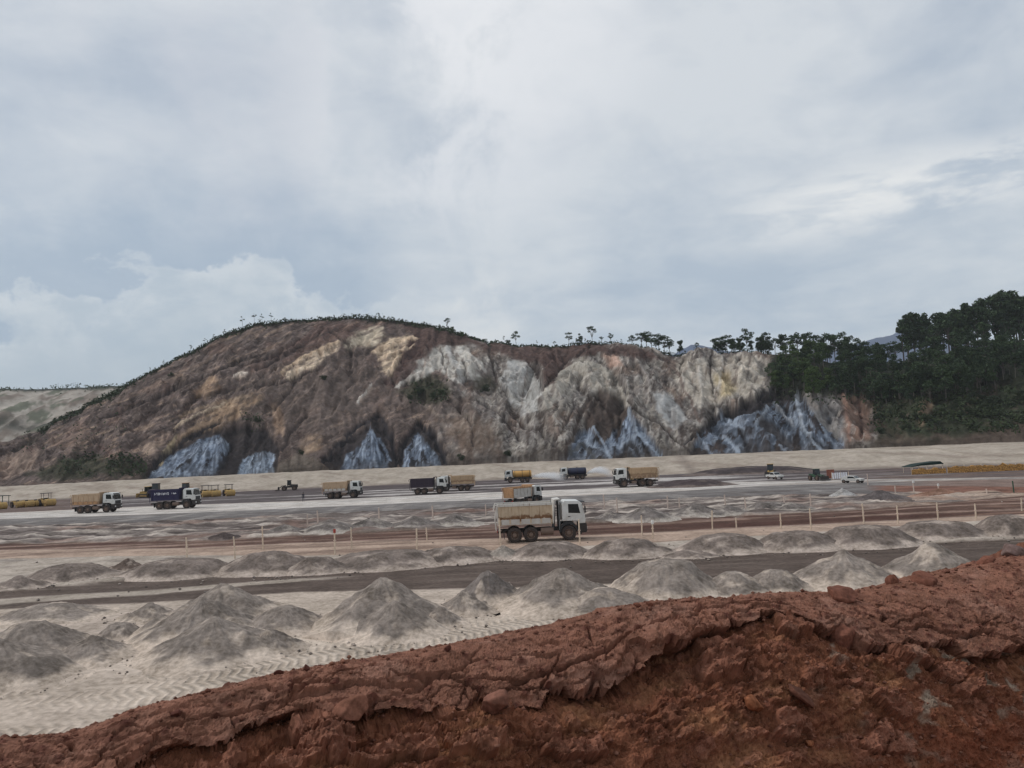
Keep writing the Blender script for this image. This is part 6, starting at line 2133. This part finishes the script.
for px, py, hp, k, lb in ((450, 333, 9, 'green', 'bright green bush on the brow of the hill'), (460, 336, 7, 'green', 'smaller green bush right of the bright one on the brow'),
                          (412, 398, 10, 'bush', 'left bush of the patch in the middle of the hillside'), (422, 392, 13, 'bush', 'largest bush of the patch in the middle of the hillside'),
                          (433, 397, 12, 'bush', 'lower bush of the patch in the middle of the hillside'), (443, 394, 12, 'bush', 'right bush of the patch in the middle of the hillside'),
                          (485, 389, 13, 'bush', 'single bush below the pale rock right of the patch'), (255, 420, 8, 'bush', 'bush above the left dark hollow'),
                          (300, 452, 8, 'bush', 'bush beside the debris fan at the hill foot'), (325, 378, 9, 'bush', 'faint bush in the middle of the brown slope'),
                          (460, 458, 11, 'bush', 'bush at the hill foot right of the second blue face'), (505, 457, 12, 'bush', 'bush at the hill foot in the centre'),
                          (172, 374, 7, 'bush', 'small bush just below the left brow')):
    tree(k, hill_at(px, py), hp, lb, gB_, 'bush', 'shrub', wide=1.3)
# unbroken scrub: brow of the hill, foot of the left slope, right-hand bank
sv, sf = [], []
rs = np.random.RandomState(31)


def scrub(pts, size, spread):
    n = len(pts)
    P_ = np.array(pts) + rs.normal(size=(n, 3)) * np.array([spread, spread * .5, spread * .45])
    a = rs.normal(size=(n, 3))
    a /= np.linalg.norm(a, axis=1)[:, None]
    b = np.cross(a, rs.normal(size=(n, 3)))
    b /= np.linalg.norm(b, axis=1)[:, None]
    s_ = size * rs.uniform(.5, 1.4, n)[:, None]
    sv.append(np.stack([P_ - a * s_, P_ + b * s_ * .5, P_ + a * s_, P_ - b * s_ * .5], 1).reshape(-1, 3))


brow = []
for _ in range(5200):
    px = rs.uniform(130, 560)
    dens = np.interp(px, [130, 195, 240, 300, 335, 350, 395, 410, 440, 470, 500, 560], [.5, .8, 1.0, .6, .9, 1.0, 1.0, .55, 1.0, 1.0, .7, .4])
    if rs.rand() > dens:
        continue
    q = crest_at(px, -abs(rs.normal()) * .018).copy()
    hgt_ = np.interp(px, [130, 190, 240, 275, 300, 335, 360, 380, 395, 410, 430, 450, 470, 560], [.6, .9, 2.0, 2.6, 1.0, 2.4, 2.8, 3.6, 2.2, .9, 1.4, 2.6, 1.4, .8])
    q[2] += rs.uniform(0, hgt_) * (0.5 + 0.5 * math.sin(px * .9) * math.sin(px * .37))
    brow.append(q)
scrub(brow, .55, .5)
for (n, x0, x1, y0, y1, sz) in ((1500, 560, 770, None, None, .5), (1100, 60, 150, 452, 474, .6), (8000, 872, 1045, 386, 430, .5), (500, 770, 900, 386, 402, .6), (350, 405, 450, 380, 402, .6), (200, 20, 130, 405, 450, .5), (200, 240, 262, 410, 430, .5), (1500, 40, 135, 384, 440, .6)):
    pp = []
    for _ in range(n):
        px = rs.uniform(x0, x1)
        if y0 is None:
            q = crest_at(px, -abs(rs.normal()) * .012).copy()
        elif n == 1500 and x0 == 40:
            q = crest_at(px, -abs(rs.normal()) * .035).copy()
        else:
            py = rs.uniform(y0, y1)
            if fbm(np.array([px / 18.0]), np.array([py / 10.0]), 3, 9)[0] < -.1:
                continue
            q = hill_at(px, py, 3).copy()
        q[2] += rs.uniform(0, 1.0)
        pp.append(q)
    scrub(pp, sz, .8)
V = np.concatenate(sv)
o = link('undergrowth', raw_mesh('undergrowth', V, np.arange(len(V)).reshape(-1, 4), LM['scrub'], False))
tag(o, 'low dark scrub along the brow and on the slopes of the hill', kind='stuff')
# scrub on the far left hillside brow
pp = []
for _ in range(1500):
    j = rs.randint(30, NCb - 1)
    i = int(np.argmin(np.abs(Sb[:, 0] - (1.0 - abs(rs.normal()) * .03))))
    pxx = pix(np.array([[Xf[i, j], Yf[i, j], Zf[i, j]]]))[0][0]
    if 20 < pxx < 45 and rs.rand() < .7:
        continue
    pp.append((Xf[i, j], Yf[i, j], Zf[i, j] + rs.uniform(0, 3.2 if 50 < pxx < 80 else 1.6)))
sv = []
scrub(pp, .9, 1.0)
V = np.concatenate(sv)
o = link('undergrowth', raw_mesh('undergrowth', V, np.arange(len(V)).reshape(-1, 4), LM['dark'], False))
tag(o, 'dark scrub on the brow of the farther left hillside', kind='stuff')

# ------------------------------------------------------------------ air
HAZE = 0.00011
if HAZE:
    b = MB().box(-3700, 3700, -1000, 5300, -1.7, 560)
    hm, ht, _b, ho = mat_new('haze_air')
    for n_ in list(ht.n):
        if n_.type == 'BSDF_PRINCIPLED':
            ht.n.remove(n_)
    pv = ht.node('ShaderNodeVolumePrincipled')
    pv.inputs['Color'].default_value = (.86, .91, .97, 1)
    pv.inputs['Density'].default_value = HAZE
    ht.l.new(pv.outputs[0], ho.inputs['Volume'])
    o = b.build('haze', hm)
    tag(o, 'thin pale haze in the air over the whole pit', kind='stuff')
